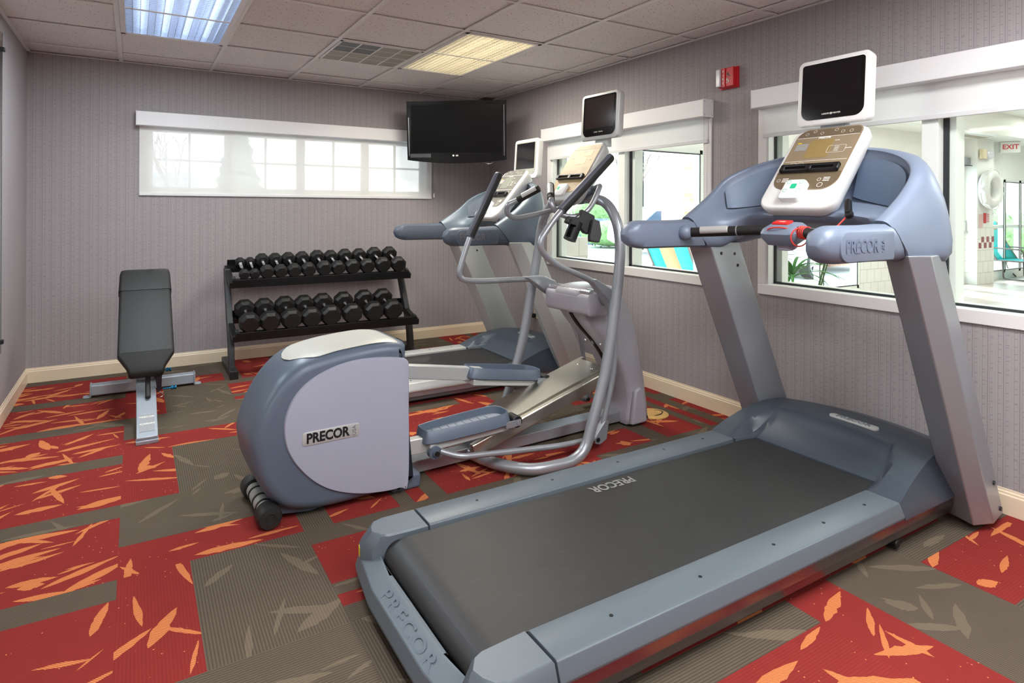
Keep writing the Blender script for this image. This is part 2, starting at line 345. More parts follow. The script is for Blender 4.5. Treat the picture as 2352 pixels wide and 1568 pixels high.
# ---------------------------------------------------------------- the room shell
LW, HC, T = 3.90, 2.44, 0.12
def wall_with_holes(axis, pos, thick, a0, a1, z0, z1, holes):   # axis 'x': wall in plane x=pos running along y
    mb = MB(); xs = sorted({a0, a1, *[h[0] for h in holes], *[h[1] for h in holes]}); zs = sorted({z0, z1, *[h[2] for h in holes], *[h[3] for h in holes]})
    for i in range(len(xs) - 1):
        for j in range(len(zs) - 1):
            ma, mz = (xs[i] + xs[i + 1]) / 2, (zs[j] + zs[j + 1]) / 2
            if any(h[0] < ma < h[1] and h[2] < mz < h[3] for h in holes): continue
            if axis == 'x': mb.box(pos, pos + thick, xs[i], xs[i + 1], zs[j], zs[j + 1])
            else: mb.box(xs[i], xs[i + 1], pos, pos + thick, zs[j], zs[j + 1])
    return mb
WB = (-3.13, -0.73, 1.43, 1.95)          # back window opening (x0,x1,z0,z1)
W1 = (-2.915, -1.155, 0.862, 1.96); W2 = (-5.7, -3.39, 0.862, 1.96)
struct(wall_with_holes('y', 0, T, -LW - T, 0.0, 0, 2.9, [WB]).build('wall_back', wp_x, flat=True), 'taupe pinstripe wallpapered wall behind the dumbbell rack', 'wall')
struct(wall_with_holes('x', 0, T, -8.0, T, 0, 3.1, [W1, W2]).build('wall_right', wp_y, flat=True), 'taupe pinstripe wallpapered wall holding the two windows to the pool hall', 'wall')
struct(MB().box(-LW - T, -LW, -8, T, 0, 2.9).build('wall_left', wp_y, flat=True), 'taupe wallpapered wall at the left edge of the photo', 'wall')
struct(MB().box(-LW - T, T, -8 - T, -8, 0, 2.9).build('wall_front', wp_x, flat=True), 'taupe wallpapered wall behind the camera', 'wall')
# baseboards
bprof = [(0, 0), (0.013, 0), (0.013, 0.082), (0.009, 0.088), (0.009, 0.094), (0.005, 0.100), (0.004, 0.108), (0, 0.108)]
struct(MB().loft([[(x, -a, b) for a, b in bprof] for x in (-LW, 0)]).build('baseboard_back', bb_m, ang=20), 'cream baseboard along the wall behind the dumbbell rack', 'baseboard')
struct(MB().loft([[(-a, y, b) for a, b in bprof] for y in (-8, 0)]).build('baseboard_right', bb_m, ang=20), 'cream baseboard under the windows to the pool hall', 'baseboard')
struct(MB().loft([[(-LW + a, y, b) for a, b in bprof] for y in (-8, 0)]).build('baseboard_left', bb_m, ang=20), 'cream baseboard along the left wall', 'baseboard')
# carpet: tiles made of strips, leaf motifs woven in (all one floor mesh)
random.seed(11)
D = {0: [(.227, 0), (.41, 1)], 1: [(.12, 1), (.29, 0), (.07, 1), (.07, 0), (.087, 1)], 2: [(.13, 1), (.507, 0)]}
S = 0.637; fv, ff, fm, fuv = [], [], [], []
def fpoly(pts, z, m, uvs):
    k = len(fv); fv.extend([(x, y, z) for x, y in pts]); ff.append(list(range(k, k + len(pts)))); fm.append(m); fuv.append(uvs)
def clip(poly, x0, x1, y0, y1):
    for ax, lim, sg in ((0, x0, 1), (0, x1, -1), (1, y0, 1), (1, y1, -1)):
        out = []
        for i in range(len(poly)):
            a, b = poly[i - 1], poly[i]; da, db = (a[ax] - lim) * sg, (b[ax] - lim) * sg
            if da * db < 0: t = da / (da - db); out.append((a[0] + (b[0] - a[0]) * t, a[1] + (b[1] - a[1]) * t))
            if db >= 0: out.append(b)
        poly = out
        if not poly: break
    return poly
def leaf(cx, cy, L, wd_, ang):
    out = []; n = 14
    for k in range(n):
        t = k / (n - 1); out.append((t, 1))
    prof = [(t, wd_ * (math.sin(PI * t) ** 0.8) * (0.8 + 0.4 * (1 - t)) * (1 + random.uniform(-.12, .12))) for t in [i / 11 for i in range(12)]]
    pts = [(L * (t - .5), w) for t, w in prof] + [(L * (t - .5), -w * random.uniform(.7, 1.1)) for t, w in prof[::-1]]
    c, s_ = math.cos(ang), math.sin(ang); return [(cx + x * c - y * s_, cy + x * s_ + y * c) for x, y in pts]
for i in range(-1, 6):
    for j in range(-8, 5):
        X, Y = -3.267 + i * S, -3.187 + j * S; x1, y1 = X + S, Y + S; des = D[i % 3]; vert = (i % 3 != 2) and ((i + j + (i >= 3)) % 2 == 1); off = 0
        if i % 3 == 0 and not vert: des = [(.40, 1), (.237, 0)]
        tint = random.random()
        for w, colr in des:
            bx = (X + off, X + off + w, Y, y1) if vert else (X, x1, y1 - off - w, y1 - off); off += w
            bx = (max(bx[0], -LW), min(bx[1], 0.0), bx[2], min(bx[3], 0.0))
            if bx[0] >= bx[1] or bx[2] >= bx[3]: continue
            q = [(bx[0], bx[2]), (bx[1], bx[2]), (bx[1], bx[3]), (bx[0], bx[3])]
            uvf = (lambda x, y: (x, y)) if vert else (lambda x, y: (y, x))
            fpoly(q, 0, colr, [uvf(*p) for p in q])
            area = (bx[1] - bx[0]) * (bx[3] - bx[2]); full = des is D[2]
            dens = (78 if full else 44) if colr == 0 else 30
            dens *= (0.35 if (i == -1 and j == -1) else 1.0)
            for _ in range(int(area * dens + random.random())):
                cx, cy = random.uniform(bx[0], bx[1]), random.uniform(bx[2], bx[3])
                a = random.gauss(0.12, 0.35) if random.random() < .72 else random.uniform(0, PI)
                if vert: a = random.uniform(.3, 2.8)
                Lf = random.uniform(.09, .26); wf = Lf * random.uniform(.045, .10) if random.random() < .85 else Lf * .13
                if random.random() < .06: Lf, wf = random.uniform(.07, .1), random.uniform(.02, .03)
                p = clip(leaf(cx, cy, Lf, wf, a), *bx)
                if len(p) > 2: fpoly(p, 0.0004 + 0.0001 * random.random(), 3 if colr == 0 else 2, [uvf(*t) for t in p])
fme = bpy.data.meshes.new('floor'); fme.from_pydata(fv, [], ff); uvl = fme.uv_layers.new(name='UVMap')
for m in (c_red, c_brn, c_brl, c_org): fme.materials.append(m)
for p, m, u in zip(fme.polygons, fm, fuv):
    p.material_index = m
    for li, t in zip(p.loop_indices, u): uvl.data[li].uv = t
flo = bpy.data.objects.new('floor', fme); COL.objects.link(flo); struct(flo, 'red and brown carpet tiles with orange leaf motifs', 'carpet floor')
# ceiling: 7 columns x rows of lay-in tiles between a painted grid, openings for the fixtures
GX = [-3.9, -3.315, -2.68, -2.045, -1.41, -0.80, -0.175, 0.0]; GY = [0.0, -0.31, -0.95, -1.57, -2.20, -2.83, -3.46, -4.09, -4.72, -5.35, -5.98, -6.61, -7.24, -8.0]
lights_at = [(4, 2), (1, 2), (1, 8), (4, 8)]   # column, first row of a two-row fixture
skip = {(c, r + d) for c, r in lights_at for d in (0, 1)} | {(3, 2)}
mb = MB()
for c in range(7):
    for r in range(13):
        if (c, r) in skip: continue
        mb.box(GX[c] + .004, GX[c + 1] - .004, GY[r + 1] + .004, GY[r] - .004, HC + .009 + random.uniform(0, .004), HC + .022)
mb.box(-LW, 0, -8, 0, HC + .14, HC + .16)
struct(mb.build('ceiling', ceil_m, flat=True), 'off-white fissured lay-in ceiling tiles', 'ceiling')
mb = MB(); gw = 0.013
for x in GX: mb.box(max(x - gw, -LW), min(x + gw, 0), -8, 0, HC, HC + .007)
for y in GY: mb.box(-LW, 0, max(y - gw * .6, -8), min(y + gw * .6, 0), HC + .0005, HC + .0065)
for q in (mb.box(-LW, -LW + .022, -8, 0, HC - .002, HC), mb.box(-.022, 0, -8, 0, HC - .002, HC), mb.box(-LW, 0, -.022, 0, HC - .002, HC)): pass
struct(mb.build('trim_1', grid_m, flat=True), 'painted metal grid holding the ceiling tiles', 'ceiling grid')
mb = MB().box(-.19, -.02, -.15, -.02, HC + .0008, HC + .004)
tag(mb.build('ceiling_access_plate', pm('rust_brown', (92, 74, 60), .7, var=.2)), 'small rusty brown ceiling piece in the back right corner above the television', 'ceiling plate')
# ceiling fixtures with paracube louvres
def fixture(c, r, name_l, warm):
    x0, x1, y0, y1 = GX[c] + .014, GX[c + 1] - .014, GY[r + 2] + .01, GY[r] - .01
    t = thing('ceiling_light', name_l, 'ceiling light', ((x0 + x1) / 2, (y0 + y1) / 2, HC)); w, d = (x1 - x0) / 2, (y1 - y0) / 2
    mb = MB(); mb.box(-w, w, -d, d, .11, .115); mb.box(-w, -w + .003, -d, d, .0, .11); mb.box(w - .003, w, -d, d, 0, .11); mb.box(-w, w, -d, -d + .003, 0, .11); mb.box(-w, w, d - .003, d, 0, .11)
    mb.build('housing', white_m, t, flat=True)
    mb = MB(); b = .028
    mb.box(-w, w, -d, -d + b, -.004, .004); mb.box(-w, w, d - b, d, -.004, .004); mb.box(-w, -w + b, -d, d, -.004, .004); mb.box(w - b, w, -d, d, -.004, .004)
    mb.build('frame', trim_m, t, bevel=.0015)
    mb = MB(); wi, di = w - b, d - b
    nx, ny = 14, 36
    for k in range(nx + 1): x = -wi + 2 * wi * k / nx; mb.box(x - .0012, x + .0012, -di, di, .002, .024)
    for k in range(ny + 1): y = -di + 2 * di * k / ny; mb.box(-wi, wi, y - .0012, y + .0012, .0025, .023)
    mb.build('louvre', MATS['louvre_white'] if warm else MATS['louvre_silver'], t, flat=True)
    for k, x in enumerate((-.17, 0, .17) if warm else (-.19, -.06, .07, .19)):
        MB().cyl((x, -di, .07), (x, di, .07), .013, 12).build('tube', MATS['tube_warm'] if warm else MATS['tube_cool'], t)
pm('louvre_silver', (222, 228, 238), .16, 1.0, var=.02); pm('louvre_white', (238, 234, 222), .28, .8, var=.02)
emis('tube_warm', (255, 247, 230), 6.0); emis('tube_cool', (226, 237, 255), 4.0)
fixture(4, 2, 'ceiling light with warm glowing egg-crate louvre, beside the air vent', True)
fixture(1, 2, 'ceiling light with blue-white egg-crate louvre, at the top left of the photo', False)
fixture(1, 8, 'ceiling light with egg-crate louvre above and behind the camera on the left', False)  # this and the next are unseen fixtures added with the fill lamps
fixture(4, 8, 'ceiling light with egg-crate louvre above and behind the camera on the right', True)
# air vent: eight perforated panels, two of them dark
t = thing('air_vent', 'square perforated return air grille beside the warm ceiling light', 'vent', (-1.7275, -1.26, HC))
mb = MB(); w = .3; mb.box(-w, w, -w, -w + .016, -.003, .004); mb.box(-w, w, w - .016, w, -.003, .004); mb.box(-w, -w + .016, -w, w, -.003, .004); mb.box(w - .016, w, -w, w, -.003, .004)
for k in (1, 2, 3): x = -w + 2 * w * k / 4; mb.box(x - .005, x + .005, -w, w, -.002, .004)
mb.box(-w, w, -.005, .005, -.002, .004); mb.build('frame', grid_m, t, flat=True)
def perf(name, rgb):
    k = NT(name); v = k.obj(); vo = k.n('ShaderNodeTexVoronoi'); vo.inputs['Scale'].default_value = 95; vo.inputs['Randomness'].default_value = 0.0; k.l(v, vo.inputs['Vector'])
    k.l(k.mix(k.math('LESS_THAN', vo.outputs['Distance'], .33), lin(rgb), lin((52, 48, 42))), k.b.inputs['Base Color']); return k.m
pv, pd_ = perf('perforated_panel', (172, 164, 146)), perf('perforated_panel_dark', (78, 78, 78))
for a in range(4):
    for b in range(2):
        x = -w + .15 * a; y = -w + .3 * b
        o = MB().box(x + .006, x + .144, y + .006, y + .294, .001, .003).build('panel', pd_ if (b == 0 and a < 2) else pv, t, flat=True)
        for k in (1,): MB().box(x + .006, x + .144, y + .147, y + .153, .0, .001).build('rib', grid_m, o, flat=True)

# ---------------------------------------------------------------- windows of the gym
def side_window(name, lab, Wd, mull, y_end):
    t = bpy.data.objects.new(name, None); COL.objects.link(t); struct(t, lab, 'window'); y0, y1, z0, z1 = Wd
    mb = MB(); fw, pr = 0.062, 0.012
    mb.box(-pr, .0, y0 - fw, y1 + fw * .9, z0 - fw, z0); mb.box(-pr, 0, y0 - fw, y1 + fw, z1, z1 + fw)
    if y_end: mb.box(-pr, 0, y0 - fw, y0, z0, z1)
    mb.box(-pr, 0, y1, y1 + fw * .9, z0, z1)
    mb.build('casing', trim_m, t, bevel=.003)
    mb = MB(); d = .075; mb.box(-.002, d, y0, y1, z0 - .006, z0 + .002); mb.box(-.002, d, y0, y1, z1 - .002, z1 + .006); mb.box(-.002, d, y1 - .01, y1 + .006, z0, z1); mb.box(-.002, d, y0 - .006, y0 + .01, z0, z1)
    mb.box(T - .04, T + .02, y0, y1, z0 - .01, z0 + .012); mb.box(T - .04, T + .02, y1 - .045, y1, z0, z1); mb.box(T - .04, T + .02, y0, y0 + .045, z0, z1)
    for m in mull: mb.box(.0, d, m + .006, m + .078, z0, z1); mb.box(.058, T + .02, m - .045, m + .05, z0, z1)
    mb.build('frame', aluw_m, t, bevel=.002)
    mb = MB(); ys = [y1] + mull + [y0]; g = .014
    for a, b in zip(ys[:-1], ys[1:]):
        mb.box(.05, .066, b, a, z0 + .002, z0 + g); mb.box(.05, .066, a - g - .004, a, z0, z1); mb.box(.05, .066, b, b + g, z0, z1)
    mb.build('gasket', gask_m, t, flat=True)
    for a, b in zip(ys[:-1], ys[1:]): MB().box(.057, .06, b, a, z0, z1).build('pane', glass_m, t, flat=True)
    return t
side_window('window_2', 'white framed interior window to the pool hall behind the elliptical trainer', W1, [-2.135], True)
side_window('window_3', 'wide white framed interior window to the pool hall behind the near treadmill', W2, [-4.315], False)
t = bpy.data.objects.new('window_1', None); COL.objects.link(t); struct(t, 'long horizontal window behind a sheer shade in the back wall', 'window')
mb = MB(); x0, x1, z0, z1 = WB; n = 4
for k in range(n):
    a = x0 + (x1 - x0) * k / n; b = x0 + (x1 - x0) * (k + 1) / n; f = .035
    mb.box(a, b, .06, .1, z0, z0 + f); mb.box(a, b, .06, .1, z1 - f, z1); mb.box(a, a + f, .06, .1, z0, z1); mb.box(b - f, b, .06, .1, z0, z1)
    m = (a + b) / 2; mb.box(m - .009, m + .009, .07, .09, z0, z1); mb.box(a, b, .07, .09, (z0 + z1) / 2 - .009, (z0 + z1) / 2 + .009)
mb.build('frame', pm('window_frame_grey', (112, 112, 114), .5), t, flat=True); MB().box(x0, x1, .078, .081, z0, z1).build('pane', glass_m, t, flat=True)  # mid-grey puts the backlit silhouette into the frame colour
# blinds
def cassette(name_l, axis, a0, a1, z0, z1, d, drop, sh0, sh1, off, chain, mat=shade2_m):
    t = thing('roller_blind', name_l, 'window blind'); F = (lambda a, b, c: (a, -c, b)) if axis == 'y' else (lambda a, b, c: (-c, a, b))
    def bx(mb, a0, a1, z0, z1, c0, c1): return mb.fbox(F, a0, a1, z0, z1, c0, c1)
    bx(MB(), a0 + .004, a1 - .004, z0, z1, .001, d).build('cassette', blind_m, t, bevel=.003)
    for q in (a0, a1 - .004): bx(MB(), q, q + .004, z0 - .002, z1 + .002, 0, d + .002).build('end_cap', blind_m, t, bevel=.001)
    sc = MB()
    for zz in (z0 + .012, z1 - .012):
        for cc in (.014, d - .012): sc.cyl(F(a0 - .002, zz, cc), F(a0 + .001, zz, cc), .003, 8)
    sc.build('screw', silver_m, t)
    MB().add([F(sh0, drop, off), F(sh1, drop, off), F(sh1, z0 + .03, off), F(sh0, z0 + .03, off)], [(0, 1, 2, 3)]).build('shade', mat, t, flat=True, recalc=False)
    bx(MB(), sh0, sh1, drop - .012, drop + .012, off - .004, off + .007).build('hem_bar', mat if mat is shade2_m else blind_m, t, bevel=.003)
    if chain is not None:
        ca, cz = chain; m = MB()
        for dd in (0, .022): 
            for k in range(int((z0 - cz) / .012)): m.sphere(F(ca + dd * .4, z0 - k * .012, .012 + dd), .0028, n=6, m=4)
        m.build('bead_chain', chrome_m, t)
        MB().cyl(F(ca, cz - .03, .02), F(ca, cz + .01, .02), .007, 8).build('tensioner', blind_m, t)
    return t
cassette('white roller blind with sheer shade drawn down over the back wall window', 'y', -3.215, -0.66, 1.945, 2.056, .085, 1.405, -3.19, -.672, .012, (-.648, 1.44), shade_m)
cassette('white roller blind half raised over the window behind the elliptical trainer', 'x', -2.985, -1.118, 1.905, 2.015, .095, 1.752, -2.955, -1.15, .018, (-2.945, 1.05))
cassette('white roller blind half raised over the window behind the near treadmill', 'x', -5.9, -3.345, 1.905, 2.012, .095, 1.745, -5.85, -3.375, .018, None)

# ---------------------------------------------------------------- treadmills (local frame: +x to the wall with the windows, y to the left of the walker)
def treadmill(lab, cx, cy, dlo, dhi, tvd, M, old):
    t = thing('treadmill', lab, 'treadmill', (cx, cy, 0))
    def Z(z):
        s = min(1, max(0, (z - .30) / .8)); s = s * s * (3 - 2 * s)
        return z + (dlo + (dhi - dlo) * s) * min(1, z / .12)
    X0 = 1.3
    def L(x, v, z):
        if old and x < -.726 and z < .2: x = -.726 + (x + .726) * .76   # the older machine has a shorter deck
        return Vector((x + X0, v, Z(z)))
    def prof(mb, poly, x0, x1): return mb.loft([[L(x0, a, b) for a, b in poly], [L(x1, a, b) for a, b in poly]])
    # frame and aprons
    mb = MB(); prof(mb, [(-.415, .022), (.415, .022), (.415, .06), (.40, .165), (-.40, .165), (-.415, .06)], -2.46, -.30)
    fr = mb.build('deck_frame', black_m, t, bevel=.004)
    for s in (1, -1):
        mb = MB(); prof(mb, [(s * .402, .042), (s * .436, .045), (s * .444, .075), (s * .456, .092), (s * .457, .139), (s * .402, .139)], -2.50, -.28)
        mb.build('side_apron', M['apron'], t, bevel=.002)
        k = MB(); k.cyl(L(-.72, s * .40, .028), L(-.72, s * .442, .028), .016, 16); k.build('bolt', black_m, t, bevel=.003)
    # running belt
    mb = MB(); N = 16; pr = [(-.56, .178), (-.56, .172)]
    top = [(-2.40, .178)] + [(-2.40 - .098 * math.sin(PI * k / N), .12 + .058 * math.cos(PI * k / N)) for k in range(1, N + 1)]
    inn = [(-2.40 - .094 * math.sin(PI * k / N), .12 + .054 * math.cos(PI * k / N)) for k in range(N, -1, -1)]
    poly = [(-.56, .178)] + top + inn + [(-.56, .174)]
    mb.loft([[L(a, v, b) for a, b in poly] for v in (-.308, .308)]); bl = mb.build('running_belt', belt_m, t, ang=50)
    if not old:
        F = frame(L(-1.545, .255, .179), (-1, 0, 0), (0, -1, 0)); text('PRECOR', F, .068, MATS['worn_print'], bl, bold=.03, ext=.0002, sx=.86)
    mb = MB(); mb.cyl(L(-2.44, -.33, .12), L(-2.44, .33, .12), .05, 24); mb.build('rear_roller', black_m, t)
    mb = MB(); mb.loft([[L(x, v, z) for v, z in ((-.34, .15), (.34, .15), (.34, .171), (-.34, .171))] for x in (-2.38, -.6)]); mb.build('deck_board', black_m, t)
    # side rails
    for s in (1, -1):
        rail = [(s * .468, .136), (s * .470, .145), (s * .452, .190), (s * .445, .193), (s * .326, .193), (s * .318, .189), (s * .316, .166), (s * .43, .136)]
        mb = MB(); prof(mb, rail, -2.326, -.726)
        # flare at the rear, where the rail meets the corner cap
        o = mb.build('side_rail', M['rail'], t, bevel=.002)
        mb = MB()
        for x in (-2.1, -1.75, -1.4, -1.12, -.86): mb.cyl(L(x, s * .39, .1925), L(x, s * .39, .1942), .006, 10)
        mb.build('rail_screws', MATS['screw_dark'], o)
        # rear corner cap
        pl = [(-2.332, .318), (-2.332, .450), (-2.46, .452), (-2.495, .44), (-2.515, .41), (-2.524, .372), (-2.50, .335), (-2.47, .322), (-2.40, .318)]
        mb = MB(); pts = [(a, b * s) for a, b in pl]
        lo = [(a - (.03 if a < -2.45 else 0.0), b * (1.045 if b > .36 else 1.0) * s) for a, b in pl]
        mb.loft([[L(a, b, .09) for a, b in lo], [L(a, b, .136) for a, b in lo], [L(a, b, .187) for a, b in pts], [L(a, b, .193) for a, b in inset(pts, .006)]])
        c = mb.build('rear_corner_cap', M['rail'], t, ang=30)
        mb = MB(); F = frame(L(-2.5495, s * .412, .118), (-.23 * s, -1, 0), (0, 0, 1)); mb.prism(rrect(.024, .034, .004), F, -.001, .0012); mb.build('warning_sticker', yellow_m, c)
    # rear bar across the belt end
    ring = [(-2.505, .125), (-2.520, .128), (-2.575, .10), (-2.590, .06), (-2.575, .025), (-2.52, .022)]
    mb = MB(); rr = []
    for v in (-.44, -.40, -.2, 0, .2, .40, .44):
        e = .035 * max(0, abs(v) - .30) / .14; rr.append([L(x + e * (1 if x < -2.51 else 0), v, z) for x, z in ring])
    mb.loft(rr); rb = mb.build('rear_bar', M['rail'], t, bevel=.004)
    if not old: text('PRECOR', frame(L(-2.552, -.03, .112), (0, -1, 0), (.62, 0, .4)), .055, M['rail_dark'], rb, bold=.02, sx=1.6, spacing=1.2)
    # motor hood: a height field with a scooped hollow towards the belt
    def sm(a, b, x): u = min(1, max(0, (x - a) / (b - a))); return u * u * (3 - 2 * u)
    EP = [(-.726, .193), (-.64, .232), (-.56, .258), (-.46, .282), (-.36, .292), (-.25, .288), (-.13, .255)]
    def edge_z(x):
        for (xa, za), (xb, zb) in zip(EP[:-1], EP[1:]):
            if x <= xb: return za + (zb - za) * (x - xa) / (xb - xa)
        return EP[-1][1]
    def crease(x): return .452 - .050 * min(1, max(0, (x + .726) / .46))
    def hood_z(x, v):
        base = edge_z(x) + .042 * sm(-.70, -.42, x) * (1 - (v / .45) ** 2)
        hw = .350 - .05 * sm(-.60, -.44, x); q = min(1, max(0, (x + .60) / .18)); scoop = .184 + .142 * q ** 1.25
        inside = (1 - sm(hw - .05, hw, abs(v))) * (1 - sm(-.50, -.425, x))
        return base * (1 - inside) + min(base, scoop) * inside
    TS = [-1, -.95, -.9, -.86] + [-.84 + 1.68 * i / 50 for i in range(51)] + [.86, .9, .95, 1]; NV, NX = len(TS), 41; top = []
    for q in TS:
        row_ = []; v0 = q / .86 * .452 if abs(q) <= .86 else .46
        x_s = -.726 + .126 * (1 - sm(.302, .322, abs(v0)))
        for i in range(NX):
            x = x_s + (-.13 - x_s) * i / (NX - 1); c = crease(x)
            if abs(q) <= .86: v = q / .86 * c; z = hood_z(x, v)
            else: e = (abs(q) - .86) / .14; v = math.copysign(c + (.472 - c) * e, q); z = hood_z(x, c) * (1 - e) + .137 * e
            row_.append(L(x, v, z))
        top.append(row_)
    mb = MB(); n = NX; vv = [p for r in top for p in r]; ff_ = [(a * n + b, a * n + b + 1, (a + 1) * n + b + 1, (a + 1) * n + b) for a in range(NV - 1) for b in range(NX - 1)]
    mb.add(vv, ff_)
    border = [(0, b) for b in range(NX)] + [(a, NX - 1) for a in range(1, NV)] + [(NV - 1, b) for b in range(NX - 2, -1, -1)] + [(a, 0) for a in range(NV - 2, 0, -1)]
    k = len(mb.v); mb.v += [Vector((top[a][b].x, top[a][b].y, min(top[a][b].z - .004, Z(.134)))) for a, b in border]
    for i in range(len(border)):
        j = (i + 1) % len(border); a, b = border[i], border[j]; mb.f.append([a[0] * n + a[1], k + i, k + j, b[0] * n + b[1]])
    hd = mb.build('motor_hood', M['hood'], t, ang=40)
    zc = hood_z(-.385, -.1); sl = (hood_z(-.35, -.1) - hood_z(-.41, -.1)) / .06
    F = frame(L(-.385, -.075, zc + .002), (0, -1, -.02), (1, 0, sl))
    bd = MB(); slab(bd, F, rrect(.225, .04, .019), -.006, .004, .002); b_ = bd.build('badge', silver2_m, hd, ang=30); text('PRECOR', F, .034, MATS['badge_ink'], b_, c=.0042, bold=.03, sx=1.25)
    # uprights: six-sided section, leaning back towards the walker
    for s in (1, -1):
        lo = [(-.278, .42), (-.05, .42), (-.075, .54), (-.222, .562), (-.312, .527)]; hi = [(-.785, .418), (-.565, .418), (-.595, .54), (-.74, .562), (-.825, .525)]
        rings = [[L(a[0] + (b[0] - a[0]) * q, s * (a[1] + (b[1] - a[1]) * q), .03 + 1.11 * q) for a, b in zip(lo, hi)] for q in [i / 12 for i in range(13)]]
        mb = MB(); mb.loft(rings); up = mb.build('upright', M['upright'], t, bevel=.004, ang=25)
        mb = MB()
        for a, z in ((-.125, .062), (-.19, .185)): mb.cyl(L(a, s * .5515, z), L(a, s * .535, z), .009, 14)
        for a, z in ((-.70, 1.085), (-.60, 1.08), (-.575, 1.02)): mb.cyl(L(a, s * .4165, z), L(a, s * .421, z), .008, 12)
        mb.build('bolt_heads', MATS['screw_dark'], up)
    # front wheels
    for s in (1, -1): MB().cyl(L(-.36, s * .33, .042), L(-.36, s * .40, .042), .038, 20).build('wheel', rubber_m, t, bevel=.005)
    # console shroud: closed sections swept around the walker from arm to arm
    S_ = [[(-.80, .42, 1.122), (-.865, .415, 1.19), (-.89, .425, 1.245), (-.90, .44, 1.262), (-.905, .457, 1.268), (-.90, .492, 1.258), (-.86, .517, 1.20), (-.80, .512, 1.122)],
          [(-.70, .40, 1.125), (-.75, .385, 1.215), (-.745, .415, 1.285), (-.74, .44, 1.345), (-.74, .457, 1.372), (-.72, .50, 1.36), (-.70, .535, 1.24), (-.69, .53, 1.117)],
          [(-.62, .34, 1.185), (-.68, .33, 1.262), (-.64, .40, 1.305), (-.625, .43, 1.425), (-.63, .44, 1.465), (-.60, .49, 1.45), (-.585, .545, 1.29), (-.60, .548, 1.117)],
          [(-.61, .25, 1.225), (-.67, .24, 1.282), (-.55, .315, 1.325), (-.52, .345, 1.49), (-.525, .352, 1.527), (-.475, .40, 1.515), (-.48, .47, 1.33), (-.52, .48, 1.13)],
          [(-.63, .13, 1.238), (-.685, .13, 1.292), (-.48, .17, 1.34), (-.44, .19, 1.535), (-.445, .195, 1.572), (-.39, .22, 1.56), (-.36, .25, 1.38), (-.42, .25, 1.19)],
          [(-.64, 0, 1.242), (-.69, 0, 1.296), (-.46, 0, 1.345), (-.41, 0, 1.55), (-.415, 0, 1.588), (-.36, 0, 1.578), (-.32, 0, 1.39), (-.38, 0, 1.20)]]
    def mir(r): return [(a, -b, c) for a, b, c in r]
    ST = [mir(r) for r in S_] + S_[-2::-1]
    PT = [[Vector(st[k]) for st in ST] for k in range(8)]
    def sec(q): return [cr(PT[k], q) for k in range(8)]
    rings = []
    for i in range(61):
        q = 10 * i / 60; rings.append([L(*p) for p in crs(sec(q), 4, True)])
    mb = MB(); mb.loft(rings); sh = mb.build('console_shroud', M['shroud'], t, ang=60)
    for lo, hi in ((1.75, 4.3), (5.7, 8.25)):
        mb = MB(); g = []
        for i in range(17):
            q = lo + (hi - lo) * i / 16; p = sec(q); e = math.sin(PI * min(1, (i + .6) / 17.2)) ** .35; e2 = e
            a, b = p[2], p[3]; nrm = Vector((-.8, (-.6 if q > 5 else .6) * min(1, abs(q - 5) / 2.5), .1)).normalized() * .012
            m_ = (a + b) / 2; g.append([L(*(m_ + (a + (b - a) * k / 5 - m_) * (.55 + .42 * e) * 1.05 + nrm)) for k in range(6)])
        mb.loft(g, cap=False, closed=False); mb.build('inner_panel', M['panel'], sh, ang=60)
    # handrails
    for s in (1, -1):
        A = [(-.02, -.066), (.018, -.064), (.045, -.05), (.052, -.02), (.053, .02), (.046, .05), (.02, .066), (-.02, .066), (-.046, .052), (-.052, .02), (-.052, -.03), (-.044, -.056)]
        rings = []
        for q in [i / 22 for i in range(23)]:
            x = -.905 - .405 * q; w = 1.0; sk = 1 - q
            e = max(0, (q - .72) / .28); w = math.sqrt(max(0.0, 1 - e ** 2.4)) * .97 + .03
            rings.append([L(x + (.105 * (.066 - dz) / .132 if True else 0) * max(0, 1 - 3 * q), s * (.465 + dv * (1 if w > .99 else (.25 + .75 * w))), 1.187 + dz * (w if q > .72 else 1) * (.99 + .06 * max(0, 1 - 4 * q))) for dv, dz in A])
        mb = MB(); mb.loft(rings); ar = mb.build('handrail', M['arm'], t, ang=50)
        F = frame(L(-1.075, s * .5165, 1.182), (1 if s < 0 else -1, 0, 0), (0, 0, 1))
        if s < 0:
            pb = MB(); slab(pb, F, rrect(.33, .102, [.012, .012, .045, .045]), -.012, .004, .003); pb.build('grip_panel', M['arm'], ar, ang=30)
            text('PRECOR', frame(L(-1.115, -.5206, 1.182), (1, 0, 0), (0, 0, 1)), .064, M['emboss'], ar, bold=.02, ext=.0012, c=0, sx=.82)
            text('USA', frame(L(-.985, -.5206, 1.182), (0, 0, 1), (-1, 0, 0)), .02, M['emboss'], ar, bold=.01, ext=.001, c=0, sx=1.3)
        mb = MB(); mb.loft([[L(-.905 + .105 * (.066 - dz) / .132 - .003 * j, s * (.465 + dv * 1.012), 1.187 + dz * 1.05 * 1.012) for dv, dz in A] for j in (0, 1)]); mb.build('seam', black_m, ar)
    # heart-rate bar with the stop box in the middle
    mb = MB(); pa = [L(-.985, -.42, 1.194), L(-.965, -.36, 1.197), L(-.842, -.10, 1.214), L(-.832, 0, 1.216), L(-.842, .10, 1.214), L(-.945, .36, 1.197), L(-.965, .42, 1.194)]
